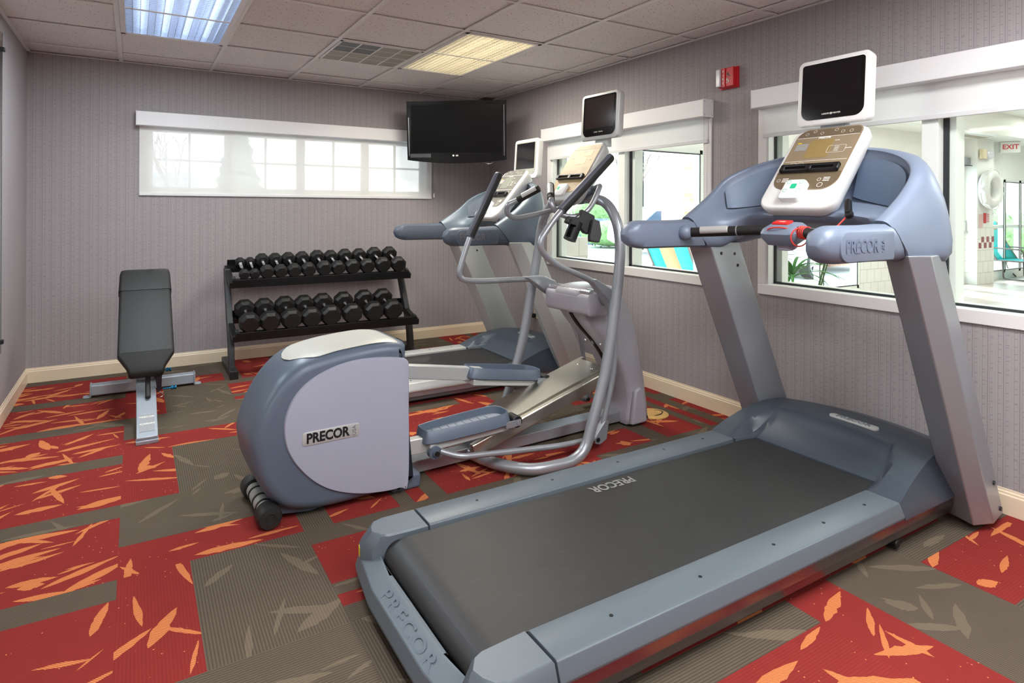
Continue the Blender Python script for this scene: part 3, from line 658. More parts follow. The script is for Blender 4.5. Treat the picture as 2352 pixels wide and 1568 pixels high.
    if not old:
        mb.tube(pa, .0225, 18); hb = mb.build('hand_bar', grip_m, t, ang=50)
        for s in (1, -1):
            MB().sphere(L(-.972 if s > 0 else -.985, s * .405, 1.194), .036, .034, .036).build('bar_boss', M['arm'], hb)
            a, b = L(-.9375, s * .335, 1.1995), L(-.889, s * .215, 1.2075)
            m = MB(); m.tube([a + Vector((-.006, 0, .006)), b + Vector((-.006, 0, .006))], .0195, 18); m.build('pulse_sensor', silver2_m, hb, bevel=.002)
            m = MB(); c = (L(-.876, s * .185, 1.209), L(-.874, s * .180, 1.2093)); m.tube(c, .0236, 18); m.build('ring', silver_m, hb)
        F = frame(L(-.842, -.03, 1.218), (0, -1, 0), (.94, 0, .34)); pl = rrect(.172, .125, .032)
        mb = MB(); mb.loft([[F(a, b, -.055) for a, b in inset(pl, .02)], [F(a, b, -.02) for a, b in pl], [F(a, b, .004) for a, b in pl], [F(a, b, .018) for a, b in inset(pl, .012)], [F(a, b, .026) for a, b in inset(pl, .03)]])
        sb = mb.build('stop_box', M['arm'], t, ang=35)
        mb = MB(); slab(mb, F, rrect(.085, .045, .012, cx=-.01, cy=.018), .024, .032, .003); st = mb.build('stop_button', red_m, sb, ang=30); text('STOP', lambda a, b, c: F(a - .01, b + .018, c + .031), .012, mark_m, st)
        mb = MB(); mb.prism(rrect(.085, .06, .025), F, -.085, -.05); mb.build('sensor_pod', lilac_m, sb, bevel=.006)
        # red safety cord: out of the box, wound round the bar, up to a clip on the shelf
        W = [F(-.05, -.045, .0), F(-.03, -.05, .025), F(.02, -.045, .03), F(.06, -.03, .018)]
        ax0, ax1 = L(-.850, -.120, 1.2125), L(-.870, -.165, 1.209); d_ = (ax1 - ax0); u_ = Vector((.94, 0, .34)); w_ = d_.normalized().cross(u_).normalized(); u_ = w_.cross(d_.normalized())
        H = [ax0 + d_ * (k / 60) + (u_ * math.cos(k * .42) + w_ * math.sin(k * .42)) * .0255 for k in range(61)]
        E = [L(-.885, -.18, 1.183), L(-.86, -.20, 1.185), L(-.83, -.212, 1.20), L(-.78, -.225, 1.235), L(-.715, -.235, 1.282)]
        mb = MB(); mb.tube(crs(W, 6), .0032, 8); mb.tube(H, .0028, 8); mb.tube(crs([H[-1]] + E, 8), .003, 8)
        lp = [ax0 + d_ * .3 + (u_ * math.cos(a) * .038 + w_ * math.sin(a) * .038) - u_ * .02 - Vector((0, 0, .012)) for a in [2 * PI * k / 24 for k in range(24)]]
        mb.tube(lp, .003, 8, loop=True); cd = mb.build('safety_cord', redc_m, t)
        F2 = frame(L(-.712, -.240, 1.295), (.25, -.9, .35), (.55, .35, .75)); mb = MB(); slab(mb, F2, rrect(.026, .075, .012, cy=.028), .0, .018, .005); slab(mb, F2, rrect(.03, .03, .01, cy=-.01), -.008, .012, .004); mb.build('cord_clip', black_m, cd, ang=40)
    # console
    o_ = L(-.738, 0, 1.317); up_ = (L(-.44, 0, 1.67) - o_); hgt = up_.length; F = frame(o_, (0, -1, 0), up_)
    body = rrect(.36, hgt + .03, [.07, .045, .045, .07], 7, cy=hgt / 2); mb = MB()
    mb.loft([[F(a * .8, b * .92 + .03, -.09) for a, b in body], [F(a, b, -.04) for a, b in inset(body, .004)], [F(a, b, -.012) for a, b in body], [F(a, b, .0) for a, b in body], [F(a, b, .008) for a, b in inset(body, .006)], [F(a, b, .011) for a, b in inset(body, .013)]])
    cs = mb.build('console', white_m, t, ang=40)
    film = rrect(.315, .388, [.07, .04, .06, .09], 8, cy=.285); mb = MB(); mb.prism(film, F, .009, .0125); fl = mb.build('display_film', M['film'], cs, ang=30)
    mb = MB(); mb.prism(rrect(.30, .05, [.004, .03, .045, .004], 6, cy=.448), F, .0122, .0132); mb.build('top_strip', M['film2'], fl)
    mb = MB(); mb.prism(rrect(.31, .10, [.065, .004, .004, .065], 6, cy=.147), F, .0122, .0132); mb.build('lower_strip', M['film2'], fl)
    mb = MB(); mb.prism(rrect(.115, .115, .014, cx=-.012, cy=.345), F, .0122, .0134); mb.build('display_window', MATS['grey_display'] if old else lcd_m, fl)
    mb = MB()
    for b in (.421, .268): mb.prism(rrect(.30, .0022, .001, 1, cy=b), F, .0125, .0137)
    def ringp(cx, cy, w, h, r, th=.0022):
        o1 = rrect(w, h, r, 4, cx, cy); i1 = inset(o1, th); mb.loft([[F(a, b, .0138) for a, b in o1], [F(a, b, .0138) for a, b in i1]], cap=False)
    ringp(.075, .335, .085, .045, .008, .0016)
    for r_ in range(4):
        mb.prism(rrect(.022, .0022, .001, 1, .075, .349 - .009 * r_), F, .0125, .0138)
        for c_ in range(3): ringp(.075 + .022 * c_, .245 - .018 * r_ if r_ < 3 else .245, .013, .013, .0064, .0016)
    for c_ in (-.03, .0): ringp(c_ + .01, .225, .022, .045 if c_ < 0 else .022, .0105, .0018)
    for r_ in range(3):
        for c_ in range(2): ringp(-.10 + .036 * c_, .252 - .02 * r_, .03, .015, .006, .0016)
    for c_ in (-.11, -.075, -.035, .03, .065, .105): ringp(c_, .448 + (.012 if c_ in (-.075, .03) else -.003), .017, .017, .008, .0016)
    for c_ in (-.14, .06): 
        ringp(c_ + .01, .150, .018, .018, .0085, .0018)
        for k in range(3): mb.prism(rrect(.03, .004, .001, 1, c_ + .043, .160 - .009 * k), F, .0125, .0138)
    ringp(.085, .118, .026, .026, .0125, .0022)
    mb.prism(rrect(.03, .003, .001, 1, .13, .335), F, .0125, .0138); mb.prism(rrect(.022, .003, .001, 1, .06, .39), F, .0125, .0138)
    mb.build('button_markings', mark_m, fl, recalc=False, flat=True)
    mb = MB(); mb.prism(rrect(.06, .045, .003, 2, -.105, .36), F, .0125, .0136); mb.build('notice_panel', MATS['notice_grey'], fl)
    mb = MB(); mb.prism(rrect(.018, .006, .001, 1, -.125, .388), F, .0125, .0139); mb.build('caution_strip', yellow_m, fl)
    text('PRECOR', lambda a, b, c: F(a - .01, b + .413, c + .0125), .016, mark_m, fl, bold=.03)
    # stop keypad
    mb = MB(); kp = rrect(.105, .115, .022, 6, cx=-.015, cy=.075); slab(mb, F, kp, -.02, .042, .010); kb = mb.build('keypad', keyp_m, cs, ang=40)
    mb = MB(); mb.prism(rrect(.028, .028, .006, cx=-.012, cy=.088), F, .0421, .0432); mb.build('start_key', green_m, kb)
    mb = MB()
    for a, b in ((-.042, .112), (.018, .112), (-.044, .062), (.02, .062)): ringp(a, b, .02, .02, .0095, .0015)
    for p in mb.v: p += F(0, 0, .0293) - F(0, 0, 0)
    mb.build('key_rings', green_m, kb, recalc=False)
    # reading rack
    mb = MB(); rk = rrect(.285, .040, .008, 3, cy=.205)
    def R3(a, b, c): return F(a, b + c * .25, c)
    for (a0, a1, b0, b1) in ((-.142, .142, .212, .226), (-.142, .142, .188, .196), (-.142, -.118, .188, .226), (.118, .142, .188, .226), (-.014, .014, .188, .226)): mb.fbox(R3, a0, a1, b0, b1, .016, .034)
    mb.build('reading_rack', black_m, cs, bevel=.004)
    # television on a neck
    tx, tz = tvd; q = L(-.41, .018, 1.870) + Vector((tx, 0, tz)); F = frame(q, (0, -1, 0), (.06, 0, 1))
    nk = MB(); base = F(.0, -.19, -.03); nk.loft([[F(a, -.20, c) for a, c in ((-.07, -.045), (.07, -.045), (.07, -.01), (-.07, -.01))], [F(a, -.13, c) for a, c in ((-.06, -.05), (.06, -.05), (.06, -.02), (-.06, -.02))]])
    nk.build('television_neck', silver_m, t, bevel=.006)
    pl = rrect(.357, .325, .032, 6); mb = MB()
    mb.loft([[F(a, b, -.062) for a, b in inset(pl, .025)], [F(a, b, -.05) for a, b in inset(pl, .006)], [F(a, b, -.006) for a, b in pl], [F(a, b, .0) for a, b in inset(pl, .003)], [F(a, b, .003) for a, b in inset(pl, .012)]])
    tv = mb.build('television', M['tvcase'], t, ang=45)
    fp = rrect(.307, .272, [.045, .014, .014, .045], 6, cy=.004); mb = MB(); mb.prism(fp, F, .001, .0045); bz = mb.build('bezel', M['bezel'], tv)
    mb = MB(); mb.prism(rrect(.272, .213, .003, 2, cy=.024), F, .0043, .0052); mb.build('screen', screen_m, bz)
    mb = MB(); mb.prism(rrect(.10, .018, .002, 2, cy=-.109), F, .0043, .0054); lp_ = mb.build('label_plate', blackg_m if not old else silver2_m, bz)
    if not old:
        text('CARDIO   THEATER', lambda a, b, c: F(a, b - .109, c + .0052), .0105, mark_m, lp_)
        MB().cyl(F(0, -.109, .005), F(0, -.109, .0065), .0055, 16).build('emblem', silver2_m, lp_)
    if old:   # bunch of cords on the right of the console
        mb = MB(); mb.tube(crs([L(-.72, -.20, 1.30), L(-.76, -.24, 1.27), L(-.70, -.27, 1.25), L(-.74, -.22, 1.24), L(-.70, -.24, 1.31)], 6), .006, 8); mb.build('safety_cord', black_m, t)
    return t
pm('worn_print', (126, 126, 124), .6, var=.35, scale=160); pm('screw_dark', (40, 42, 46), .4, .5); pm('badge_ink', (120, 124, 130), .5); pm('rail_dark', (96, 108, 119), .5); pm('emboss_blue', (104, 116, 138), .45); pm('emboss_grey', (116, 112, 118), .5); pm('notice_grey', (150, 148, 144), .6, var=.25, scale=400)
pm('grey_display', (128, 132, 124), .3); pm('bezel_grey', (150, 152, 146), .4)
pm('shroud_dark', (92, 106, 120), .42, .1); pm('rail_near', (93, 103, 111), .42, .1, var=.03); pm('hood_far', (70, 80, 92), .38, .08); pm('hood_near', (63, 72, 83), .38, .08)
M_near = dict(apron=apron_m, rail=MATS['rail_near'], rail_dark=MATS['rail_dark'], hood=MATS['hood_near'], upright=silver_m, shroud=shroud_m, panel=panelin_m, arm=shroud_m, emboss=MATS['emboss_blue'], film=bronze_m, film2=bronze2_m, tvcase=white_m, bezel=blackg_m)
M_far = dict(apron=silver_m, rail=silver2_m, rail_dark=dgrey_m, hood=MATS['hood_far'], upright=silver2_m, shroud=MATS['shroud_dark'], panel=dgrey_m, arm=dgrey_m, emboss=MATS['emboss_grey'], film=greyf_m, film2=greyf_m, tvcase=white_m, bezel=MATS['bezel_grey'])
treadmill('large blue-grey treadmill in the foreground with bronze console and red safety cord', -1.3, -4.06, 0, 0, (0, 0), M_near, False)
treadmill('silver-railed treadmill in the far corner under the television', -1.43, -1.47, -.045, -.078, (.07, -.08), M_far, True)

# ---------------------------------------------------------------- elliptical trainer (local: x along the machine towards the window, y left, z up)
def elliptical():
    t = thing('elliptical_trainer', 'silver elliptical trainer with pale lilac rear housing, between the two treadmills', 'elliptical machine', (-1.5, -2.87, 0), R(2.4))
    # rear housing
    sil = [(-.615, .05), (-.60, .30), (-.598, .60), (-.615, .645), (-.655, .683), (-.715, .702), (-.80, .706), (-.95, .695), (-1.08, .674), (-1.15, .648), (-1.225, .582), (-1.29, .48), (-1.328, .375), (-1.326, .30), (-1.30, .20), (-1.25, .11), (-1.165, .045), (-1.0, .018), (-.75, .022), (-.66, .03)]
    S_ = [Vector((min(a, -.652), 0, b)) for a, b in sil]; sm_ = [(p.x, p.z) for p in crs(S_, 4, True)]
    mb = MB(); rings = []
    for v, d in ((-.192, .05), (-.186, .028), (-.165, .010), (-.12, .0), (0, 0), (.12, 0), (.165, .010), (.186, .028), (.192, .05)):
        rings.append([(a, v, b) for a, b in inset(sm_, d)])
    mb.loft(rings); hs = mb.build('rear_housing', blue_m, t, ang=50)
    pan = [(-.668, .045), (-.664, .30), (-.665, .585), (-.672, .618), (-.72, .640), (-.80, .664), (-.88, .680), (-.97, .668), (-1.05, .640), (-1.115, .595), (-1.165, .54), (-1.198, .46), (-1.203, .385), (-1.185, .31), (-1.145, .235), (-1.08, .155), (-1.0, .098), (-.90, .055), (-.80, .032), (-.71, .025)]
    pan = [(-.655, .06), (-.655, .45), (-.655, .575), (-.664, .612), (-.70, .628), (-.78, .640), (-.88, .645), (-.97, .635), (-1.05, .61), (-1.115, .575), (-1.165, .525), (-1.198, .455), (-1.205, .385), (-1.19, .31), (-1.15, .235), (-1.08, .155), (-1.0, .10), (-.90, .062), (-.80, .043), (-.70, .038)]
    pn = [(p.x, p.z) for p in crs([Vector((a, 0, b)) for a, b in pan], 4, True)]
    for s in (-1, 1):
        mb = MB(); mb.loft([[(a, s * .17, b) for a, b in pn], [(a, s * .196, b) for a, b in pn], [(a, s * .202, b) for a, b in inset(pn, .004)], [(a, s * .2035, b) for a, b in inset(pn, .014)]])
        p_ = mb.build('side_panel', lilac_m, hs, ang=40)
        F = frame((-1.012, s * .2035, .345), (-s, 0, 0), (0, 0, 1))
        mb = MB(); slab(mb, F, rrect(.245, .058, .014), -.003, .0035, .002); b_ = mb.build('badge', silver2_m, p_, ang=30)
        text('PRECOR', lambda a, b, c: F(a - .016, b, c + .0035), .056, ink_m, b_, bold=.035, sx=.86); F2 = frame(F(.096, 0, .0035), -(-s) * Vector((0, 0, 1)) if False else (0, 0, 1), (s, 0, 0) if s < 0 else (1, 0, 0))
        text('USA', lambda a, b, c: F(.098 - b, a, c + .0035), .022, MATS['badge_ink'], b_, sx=1.1)
        MB().cyl((-1.26, s * .175, .30), (-1.26, s * .188, .30), .004, 10).build('screw', black_m, p_)
    # top cap
    mb = MB(); g = []
    topc = [(-1.165, .640), (-1.10, .668), (-1.0, .690), (-.90, .701), (-.80, .707), (-.735, .703), (-.695, .694), (-.672, .678)]
    TC = crs([Vector((a, 0, b)) for a, b in topc], 4)
    for i, p in enumerate(TC):
        q = i / (len(TC) - 1); w = .165 * min(1, (q * 5 + .02)) ** .55 if q < .2 else .165 * (1 - max(0, (q - .85) / .15) ** 3 * .35)
        g.append([(p.x, w * math.sin(a), p.z + .005 - .012 * max(0, (abs(w * math.sin(a)) - .10) / .065) ** 2) for a in [R(-84 + 168 * k / 16) for k in range(17)]])
    mb.loft(g, cap=False, closed=False)
    k = len(mb.v); low = [p + Vector((0, 0, -.02)) for p in mb.v]; n = 17; m = len(g)
    mb.build('top_cap', cap_m, hs, ang=60)
    MB().loft([[(-1.331 + .0, v, .318), (-1.331, v, .322)] for v in (-.1, .1)], closed=False, cap=False)
    mb = MB(); mb.box(-.72, -.575, -.165, .165, 0.0, .07); mb.build('front_foot', blue_m, t, bevel=.014, seg=3)
    # transport rollers
    mb = MB(); mb.loft([[(-1.24, v, .03), (-1.08, v, .005), (-.98, v, .02), (-1.12, v, .12), (-1.215, v, .13)] for v in (-.13, .13)]); mb.build('roller_bracket', blue_m, t, bevel=.006)
    ax = MB().cyl((-1.255, -.15, .048), (-1.255, .17, .048), .034, 20).build('roller_axle', MATS['label_silver'], t, bevel=.003)
    for s in (-1, 1): MB().lathe(frame((-1.255, s * .155, .048), (1, 0, 0), (0, 0, 1)), [(.002, -.04), (.034, -.04), (.046, -.034), (.048, -.02), (.048, .03), (.042, .04), (.02, .042), (.018, .038), (.002, .038)] if s < 0 else [(.002, -.038), (.02, -.042), (.042, -.04), (.048, -.03), (.048, .02), (.046, .034), (.034, .04), (.002, .04)]).build('wheel', rubber_m, t)
    for v in (-.085, -.02, .06): MB().cyl((-1.255, v, .048), (-1.255, v + .012, .048), .037, 20).build('roller_collar', black_m, ax)
    # base beam
    mb = MB(); mb.box(-.62, .80, -.055, .045, .018, .078); mb.build('base_beam', silver_m, t, bevel=.004)
    # ramp with two rails
    rx0, rz0, rx1, rz1 = -.22, .155, .62, .385; dr = Vector((rx1 - rx0, 0, rz1 - rz0)); F = frame((rx0, 0, rz0), dr, (0, 1, 0)); Lr = dr.length
    mb = MB(); mb.fbox(F, -.02, Lr, -.115, .115, -.004, .004); mb.fbox(F, -.02, Lr, -.115, -.111, -.022, .004); mb.fbox(F, -.02, Lr, .111, .115, -.022, .004); rmp = mb.build('ramp', steel_m, t, bevel=.0015)
    for s in (-1, 1):
        mb = MB(); pr = [(s * .09, -.075), (s * .148, -.075), (s * .152, -.07), (s * .152, -.012), (s * .148, -.006), (s * .122, -.006), (s * .118, -.014), (s * .118, -.05), (s * .09, -.06)]
        mb.loft([[F(x, a, b) for a, b in pr] for x in (-.075, Lr + .04)]); mb.build('ramp_rail', steel_m, rmp, bevel=.0015)
    mb = MB()
    for s in (-.06, .06): mb.sphere(F(Lr - .06, s, .004), .010, .010, .005, 12, 6)
    mb.build('ramp_bolts', chrome_m, rmp)
    MB().fbox(F, .0, .1, -.05, .05, -.14, -.05).build('ramp_foot', silver_m, t, bevel=.003)
    mb = MB(); mb.cyl((-.235, -.15, .05), (-.235, -.10, .05), .014, 14); mb.box(-.26, -.2, -.1, -.055, .03, .075); mb.build('ramp_pivot', black_m, t)
    # pedals
    def pedal(x0, z0, x1, z1, yc, near):
        d = Vector((x1 - x0, 0, z1 - z0)); Lp = d.length; F = frame((x0, yc, z0), d, (0, 1, 0))
        out = [(0.0, -.045), (.0, .045), (.03, .066), (.12, .078), (.28, .085), (.40, .085), (.45, .07), (.475, .03), (.475, -.03), (.45, -.07), (.40, -.085), (.28, -.085), (.12, -.078), (.03, -.066)]
        o_ = [(p.x * Lp / .475, p.y) for p in crs([Vector((a, b, 0)) for a, b in out], 3, True)]
        mb = MB(); mb.loft([[F(a, b, -.062) for a, b in inset(o_, .004)], [F(a, b, -.055) for a, b in inset(o_, -.004)], [F(a, b, -.002) for a, b in inset(o_, .008)], [F(a, b, 0) for a, b in inset(o_, .010)], [F(a, b, -.001) for a, b in inset(o_, .014)], [F(a, b, -.036) for a, b in inset(o_, .020)]])
        p_ = mb.build('pedal', blue_m, t, ang=40)
        mb = MB()
        mb.prism(inset(o_, .0205), F, -.036, -.0345); tr = mb.build('tread', MATS['tread_grey'], p_, ang=30)
        mb = MB()
        for k in range(8): mb.fbox(F, Lp * (.16 + .09 * k), Lp * (.16 + .09 * k) + .002, -.05, .05, -.0345, -.033)
        mb.build('tread_ribs', dgrey_m, tr)
        mb = MB(); mb.fbox(F, .02, Lp - .02, -.06, .06, -.095, -.062); mb.build('pedal_carrier', silver2_m, p_, bevel=.004)
        rl = F(Lp + .025, -.02, -.058); MB().cyl(rl + Vector((0, -.055, 0)), rl + Vector((0, .02, 0)), .030, 20).build('pedal_roller', black_m, p_, bevel=.004)
        mb = MB(); mb.cyl(rl + Vector((0, -.068, -.002)), rl + Vector((0, -.055, -.002)), .012, 12); mb.fbox(F, Lp - .05, Lp + .04, -.085, -.075, -.075, -.045); mb.build('roller_bracket', silver_m, p_)
        return p_
    pedal(-.575, .268, -.10, .285, -.152, True); pedal(-.145, .438, .335, .362, .165, False)
    for (a, za, b, zb, y) in ((-.70, .200, -.36, .192, -.155), (-.70, .492, -.06, .382, .165)):
        d = Vector((b - a, 0, zb - za)); F = frame((a, y, za), d, (0, 1, 0)); MB().fbox(F, 0, d.length, -.024, .024, -.036, .036).build('link_arm', silver2_m, t, bevel=.005)
    mb = MB(); mb.cyl((-.53, -.235, .168), (-.53, -.19, .168), .016, 16); mb.cyl((-.53, -.222, .168), (-.53, -.19, .168), .030, 16); mb.build('pedal_pivot', blue_m, t); MB().cyl((-.53, -.242, .168), (-.53, -.234, .168), .012, 14).build('pivot_bolt', black_m, t)
    # front tower
    tw = [(.80, .012), (.805, .15), (.755, .32), (.70, .42), (.62, .52), (.53, .61), (.455, .70), (.425, .76), (.42, .83), (.47, .855), (.60, .862), (.68, .85), (.755, .80), (.83, .67), (.90, .45), (.945, .23), (.972, .06), (.965, .012)]
    tv_ = [(p.x, p.z) for p in crs([Vector((a, 0, b)) for a, b in tw], 3, True)]
    mb = MB(); mb.loft([[(a, v, b) for a, b in inset(tv_, d)] for v, d in ((-.125, .03), (-.118, .010), (-.10, 0), (.10, 0), (.118, .010), (.125, .03))]); tw_ = mb.build('front_tower', tower_m, t, ang=45)
    sl = crs([Vector((a, 0, b)) for a, b in ((.79, .28), (.745, .355), (.69, .445), (.615, .535), (.52, .628), (.46, .705))], 5)
    mb = MB(); mb.loft([[p + Vector((-.012, -.013, -.008)), p + Vector((-.012, .013, -.008)), p + Vector((.02, .013, .014)), p + Vector((.02, -.013, .014))] for p in sl]); mb.build('slot', blackg_m, tw_)
    mb = MB()
    for y, k in ((-.065, .60), (.065, .62)): mb.sphere(cr(sl[::5], 2.2 + k) + Vector((-.008, y, -.006)), .008, .012, .008, 10, 6)
    mb.build('tower_bolts', chrome_m, tw_)
    mb = MB(); mb.loft([[(a, v, b) for a, b in ((.80, .02), (.83, .22), (.87, .24), (.90, .2), (.93, .02))] for v in (-.155, -.12)]); mb.build('tower_cover', tower_m, tw_, bevel=.012, seg=3)
    # cross head with pivots
    hd = rrect(.20, .125, .03, 4); mb = MB(); mb.loft([[(.515 + a, v, .768 + b) for a, b in inset(hd, d)] for v, d in ((-.20, .012), (-.192, 0), (.192, 0), (.20, .012))]); ch = mb.build('cross_head', tower_m, t, ang=40)
    MB().cyl((.445, -.185, .832), (.445, .185, .832), .017, 20).build('roller_bar', chrome_m, ch); MB().cyl((.49, -.165, .845), (.49, .165, .845), .008, 12).build('cross_rod', silver_m, ch)
    for s in (-1, 1):
        MB().cyl((.52, s * .20, .80), (.52, s * .285, .80), .030, 24).build('pivot_hub', silver_m, t, bevel=.003)
        # arch leg brace at the foot
        lv = [(.415, .285, .075), (.46, .285, .16), (.535, .28, .45), (.545, .265, .80)] if s < 0 else [(.835, .285, .075), (.82, .285, .18), (.745, .285, .54), (.62, .275, .76), (.54, .265, .80)]
        mb = MB(); mb.tube(crs([(a, s * b, c) for a, b, c in lv], 6), .0155, 12); mb.build('lever_tube', silver_m, t, ang=60); fx = lv[0][0] - .01
        mb = MB(); F = frame((fx, s * .30, .075), (1, 0, 0), (0, 0, 1)); mb.prism([(-.022, -.03), (.012, -.04), (.06, -.02), (.075, .075), (.05, .085), (.0, .03), (-.025, .0)], F, -.035, .0); mb.build('lever_foot', silver_m, t, bevel=.003)
        MB().cyl((fx - .005, s * .305, .065), (fx - .005, s * .262, .065), .012, 14).build('lever_bolt', black_m, t)
    # push rods back to the pedals
    mb = MB(); mb.tube(fillet([(-.505, -.225, .172), (-.43, -.275, .145), (.12, -.30, .088), (.395, -.285, .068)], .06), .0145, 12); mb.build('push_rod', silver_m, t, ang=60)
    mb = MB(); mb.tube(fillet([(-.06, .225, .345), (.02, .26, .312), (.815, .285, .068)], .06), .0145, 12); mb.build('push_rod', silver_m, t, ang=60)
    # arch tube: floor loop, leg, over the top, leg, floor loop
    H = [(-.25, -.04, .05), (-.20, -.22, .045), (-.09, -.36, .04), (.06, -.395, .038), (.16, -.392, .042), (.235, -.388, .085), (.285, -.385, .20), (.375, -.385, .46), (.445, -.38, .80), (.485, -.372, 1.03), (.497, -.352, 1.18), (.50, -.30, 1.285), (.505, -.22, 1.345), (.51, -.11, 1.362), (.51, 0, 1.364)]
    P_ = H + [(a, -b, c) for a, b, c in H[-2::-1]]
    mb = MB(); mb.tube(crs(P_, 6), .0285, 18); mb.build('arch_tube', silver_m, t, ang=60)
    # moving handles
    def handle(s, pts, rad, g0, g1, plate):
        mb = MB(); path = fillet(pts, rad, 8); mb.tube(path, .0165, 14); h = mb.build('moving_handle', silver_m, t, ang=60)
        a, b = Vector(g0), Vector(g1); d = (b - a).normalized(); u = Vector((0, 1, 0)) - d * d.y; u.normalize(); w = d.cross(u)
        mb = MB(); prof = [(.0, .017), (.004, .021), (.03, .0225)] ; Lg = (b - a).length; rs = [(0, .018), (.006, .0215), (Lg * .5, .0225), (Lg - .02, .0215), (Lg - .006, .017), (Lg, .008)]
        mb.loft([[a + d * q + u * math.cos(2 * PI * k / 16) * r * 1.05 + w * math.sin(2 * PI * k / 16) * r * 1.2 for k in range(16)] for q, r in rs]); gp = mb.build('handle_grip', gripg_m, h, ang=60)
        mb = MB(); mb.loft([[a + d * q + (u * math.cos(th) * 1.05 + w * math.sin(th) * 1.2) * r * 1.03 for th in [R(150 + 120 * k / 8) for k in range(9)]] for q, r in rs[1:-1]], closed=False, cap=False); mb.build('grip_insert', grip_m, gp, ang=60, recalc=False)
        mb = MB(); F = frame((0, s * .262, 0), (1, 0, 0), (0, 0, 1)); mb.prism(plate, F, -.03, .03); mb.build('handle_gusset', silver_m, h, bevel=.006)
        return h
    handle(-1, [(.52, -.262, .80), (.455, -.265, .868), (.375, -.27, .918), (.10, -.30, 1.02), (-.02, -.305, 1.12), (.085, -.30, 1.24), (.145, -.30, 1.297), (.30, -.295, 1.425)], [.04, .05, .15, .13, .06, .05], (.14, -.30, 1.293), (.495, -.297, 1.595),
           [(.36, .925), (.40, .925), (.52, .86), (.575, .80), (.57, .74), (.53, .735), (.47, .81)])
    handle(1, [(.52, .262, .815), (.47, .262, .872), (.40, .262, .876), (-.03, .27, .884), (-.15, .275, .905), (-.11, .275, 1.03), (-.068, .275, 1.14), (.02, .275, 1.315)], [.03, .03, .10, .11, .06, .05], (-.07, .275, 1.138), (.132, .277, 1.515),
           [(.30, .893), (.43, .893), (.52, .86), (.565, .80), (.53, .75), (.47, .78), (.36, .855)])
    # fixed heart-rate handlebars
    mb = MB(); mb.tube(crs([(.52, -.05, 1.40), (.515, -.16, 1.43), (.475, -.215, 1.418), (.405, -.232, 1.325), (.345, -.225, 1.275), (.27, -.205, 1.262), (.205, -.18, 1.29), (.178, -.165, 1.335), (.20, -.14, 1.365), (.262, -.052, 1.43)], 6), .0155, 14)
    mb.tube(crs([(.52, .05, 1.36), (.50, .16, 1.31), (.42, .20, 1.285), (.30, .205, 1.262), (.20, .20, 1.25), (.135, .19, 1.275), (.128, .175, 1.325), (.175, .152, 1.352), (.25, .055, 1.415)], 6), .0155, 14)
    fb = mb.build('fixed_handlebar', silver_m, t, ang=60)
    for a, b in (((.192, -.148, 1.355), (.266, -.046, 1.436)), ((.178, .150, 1.354), (.256, .046, 1.421))):
        MB().cyl(a, b, .0205, 18).build('foam_grip', grip_m, fb, bevel=.003)
        a, b = Vector(a), Vector(b); MB().cyl(a.lerp(b, .25) + Vector((-.004, 0, .004)), a.lerp(b, .9) + Vector((-.004, 0, .004)), .0195, 18).build('pulse_sensor', silver2_m, fb)
    # console
    o_ = Vector((.372, 0, 1.352)); up_ = Vector((.60, 0, 1.683)) - o_; hg = up_.length; F = frame(o_, (0, -1, 0), up_)
    body = [(a * (.80 + .20 * min(1, b / .12)) if b < .12 else a * (1 - .06 * (b - .12) / .3), b) for a, b in rrect(.29, hg + .02, [.07, .04, .04, .07], 7, cy=hg / 2)]; mb = MB()
    mb.loft([[F(a * .6, b * .7 + .06, -.10) for a, b in body], [F(a * .92, b * .95 + .01, -.055) for a, b in body], [F(a, b, -.012) for a, b in body], [F(a, b, .0) for a, b in body], [F(a, b, .008) for a, b in inset(body, .005)], [F(a, b, .010) for a, b in inset(body, .010)]])
    cs = mb.build('console', silver2_m, t, ang=45)
    film = [(a * (1 - .05 * b / .4), b) for a, b in rrect(.258, .345, [.085, .03, .05, .085], 8, cy=.222)]; mb = MB(); mb.prism(film, F, .008, .0118); fl = mb.build('display_film', MATS['bronze_light'], cs, ang=30)
    mb = MB()
    def ringp(cx, cy, w, h, r, th=.002):
        o1 = rrect(w, h, r, 3, cx, cy); i1 = inset(o1, th); mb.loft([[F(a, b, .0128) for a, b in o1], [F(a, b, .0128) for a, b in i1]], cap=False)
    for b in (.362,): mb.prism(rrect(.235, .002, .001, 1, cy=b), F, .0117, .0127)
    for r_ in range(3):
        for c_ in range(3): ringp(.05 + .019 * c_, .225 - .016 * r_, .012, .012, .0058, .0015)
        for c_ in range(2): ringp(-.085 + .032 * c_, .205 - .016 * r_, .027, .012, .005, .0014)
    for c_ in (-.01, .018): ringp(c_, .20, .018, .03 if c_ < 0 else .018, .0085)
    for c_ in (-.08, -.05, -.01, .03, .06, .085): ringp(c_, .378, .014, .014, .0068, .0014)
    for c_ in (.05, .075): ringp(c_, .10, .018, .018, .0085)
    mb.prism(rrect(.05, .006, .001, 1, .01, .345), F, .0117, .0127); mb.prism(rrect(.03, .003, .001, 1, -.08, .30), F, .0117, .0127); mb.prism(rrect(.03, .003, .001, 1, .085, .28), F, .0117, .0127)
    mb.build('button_markings', mark_m, fl, recalc=False, flat=True)
    mb = MB(); mb.prism(rrect(.085, .05, .005, 3, .01, .275), F, .0117, .0125); mb.prism(rrect(.06, .04, .005, 3, .05, .33), F, .0117, .0125); mb.build('display_window', MATS['bronze_pale'], fl)
    mb = MB(); slab(mb, F, rrect(.09, .085, .02, 6, cx=-.02, cy=.062), -.02, .028, .009); kb = mb.build('keypad', keyp_m, cs, ang=40); mb = MB(); mb.prism(rrect(.022, .022, .005, 3, -.04, .07), F, .0281, .029); mb.build('start_key', green_m, kb)
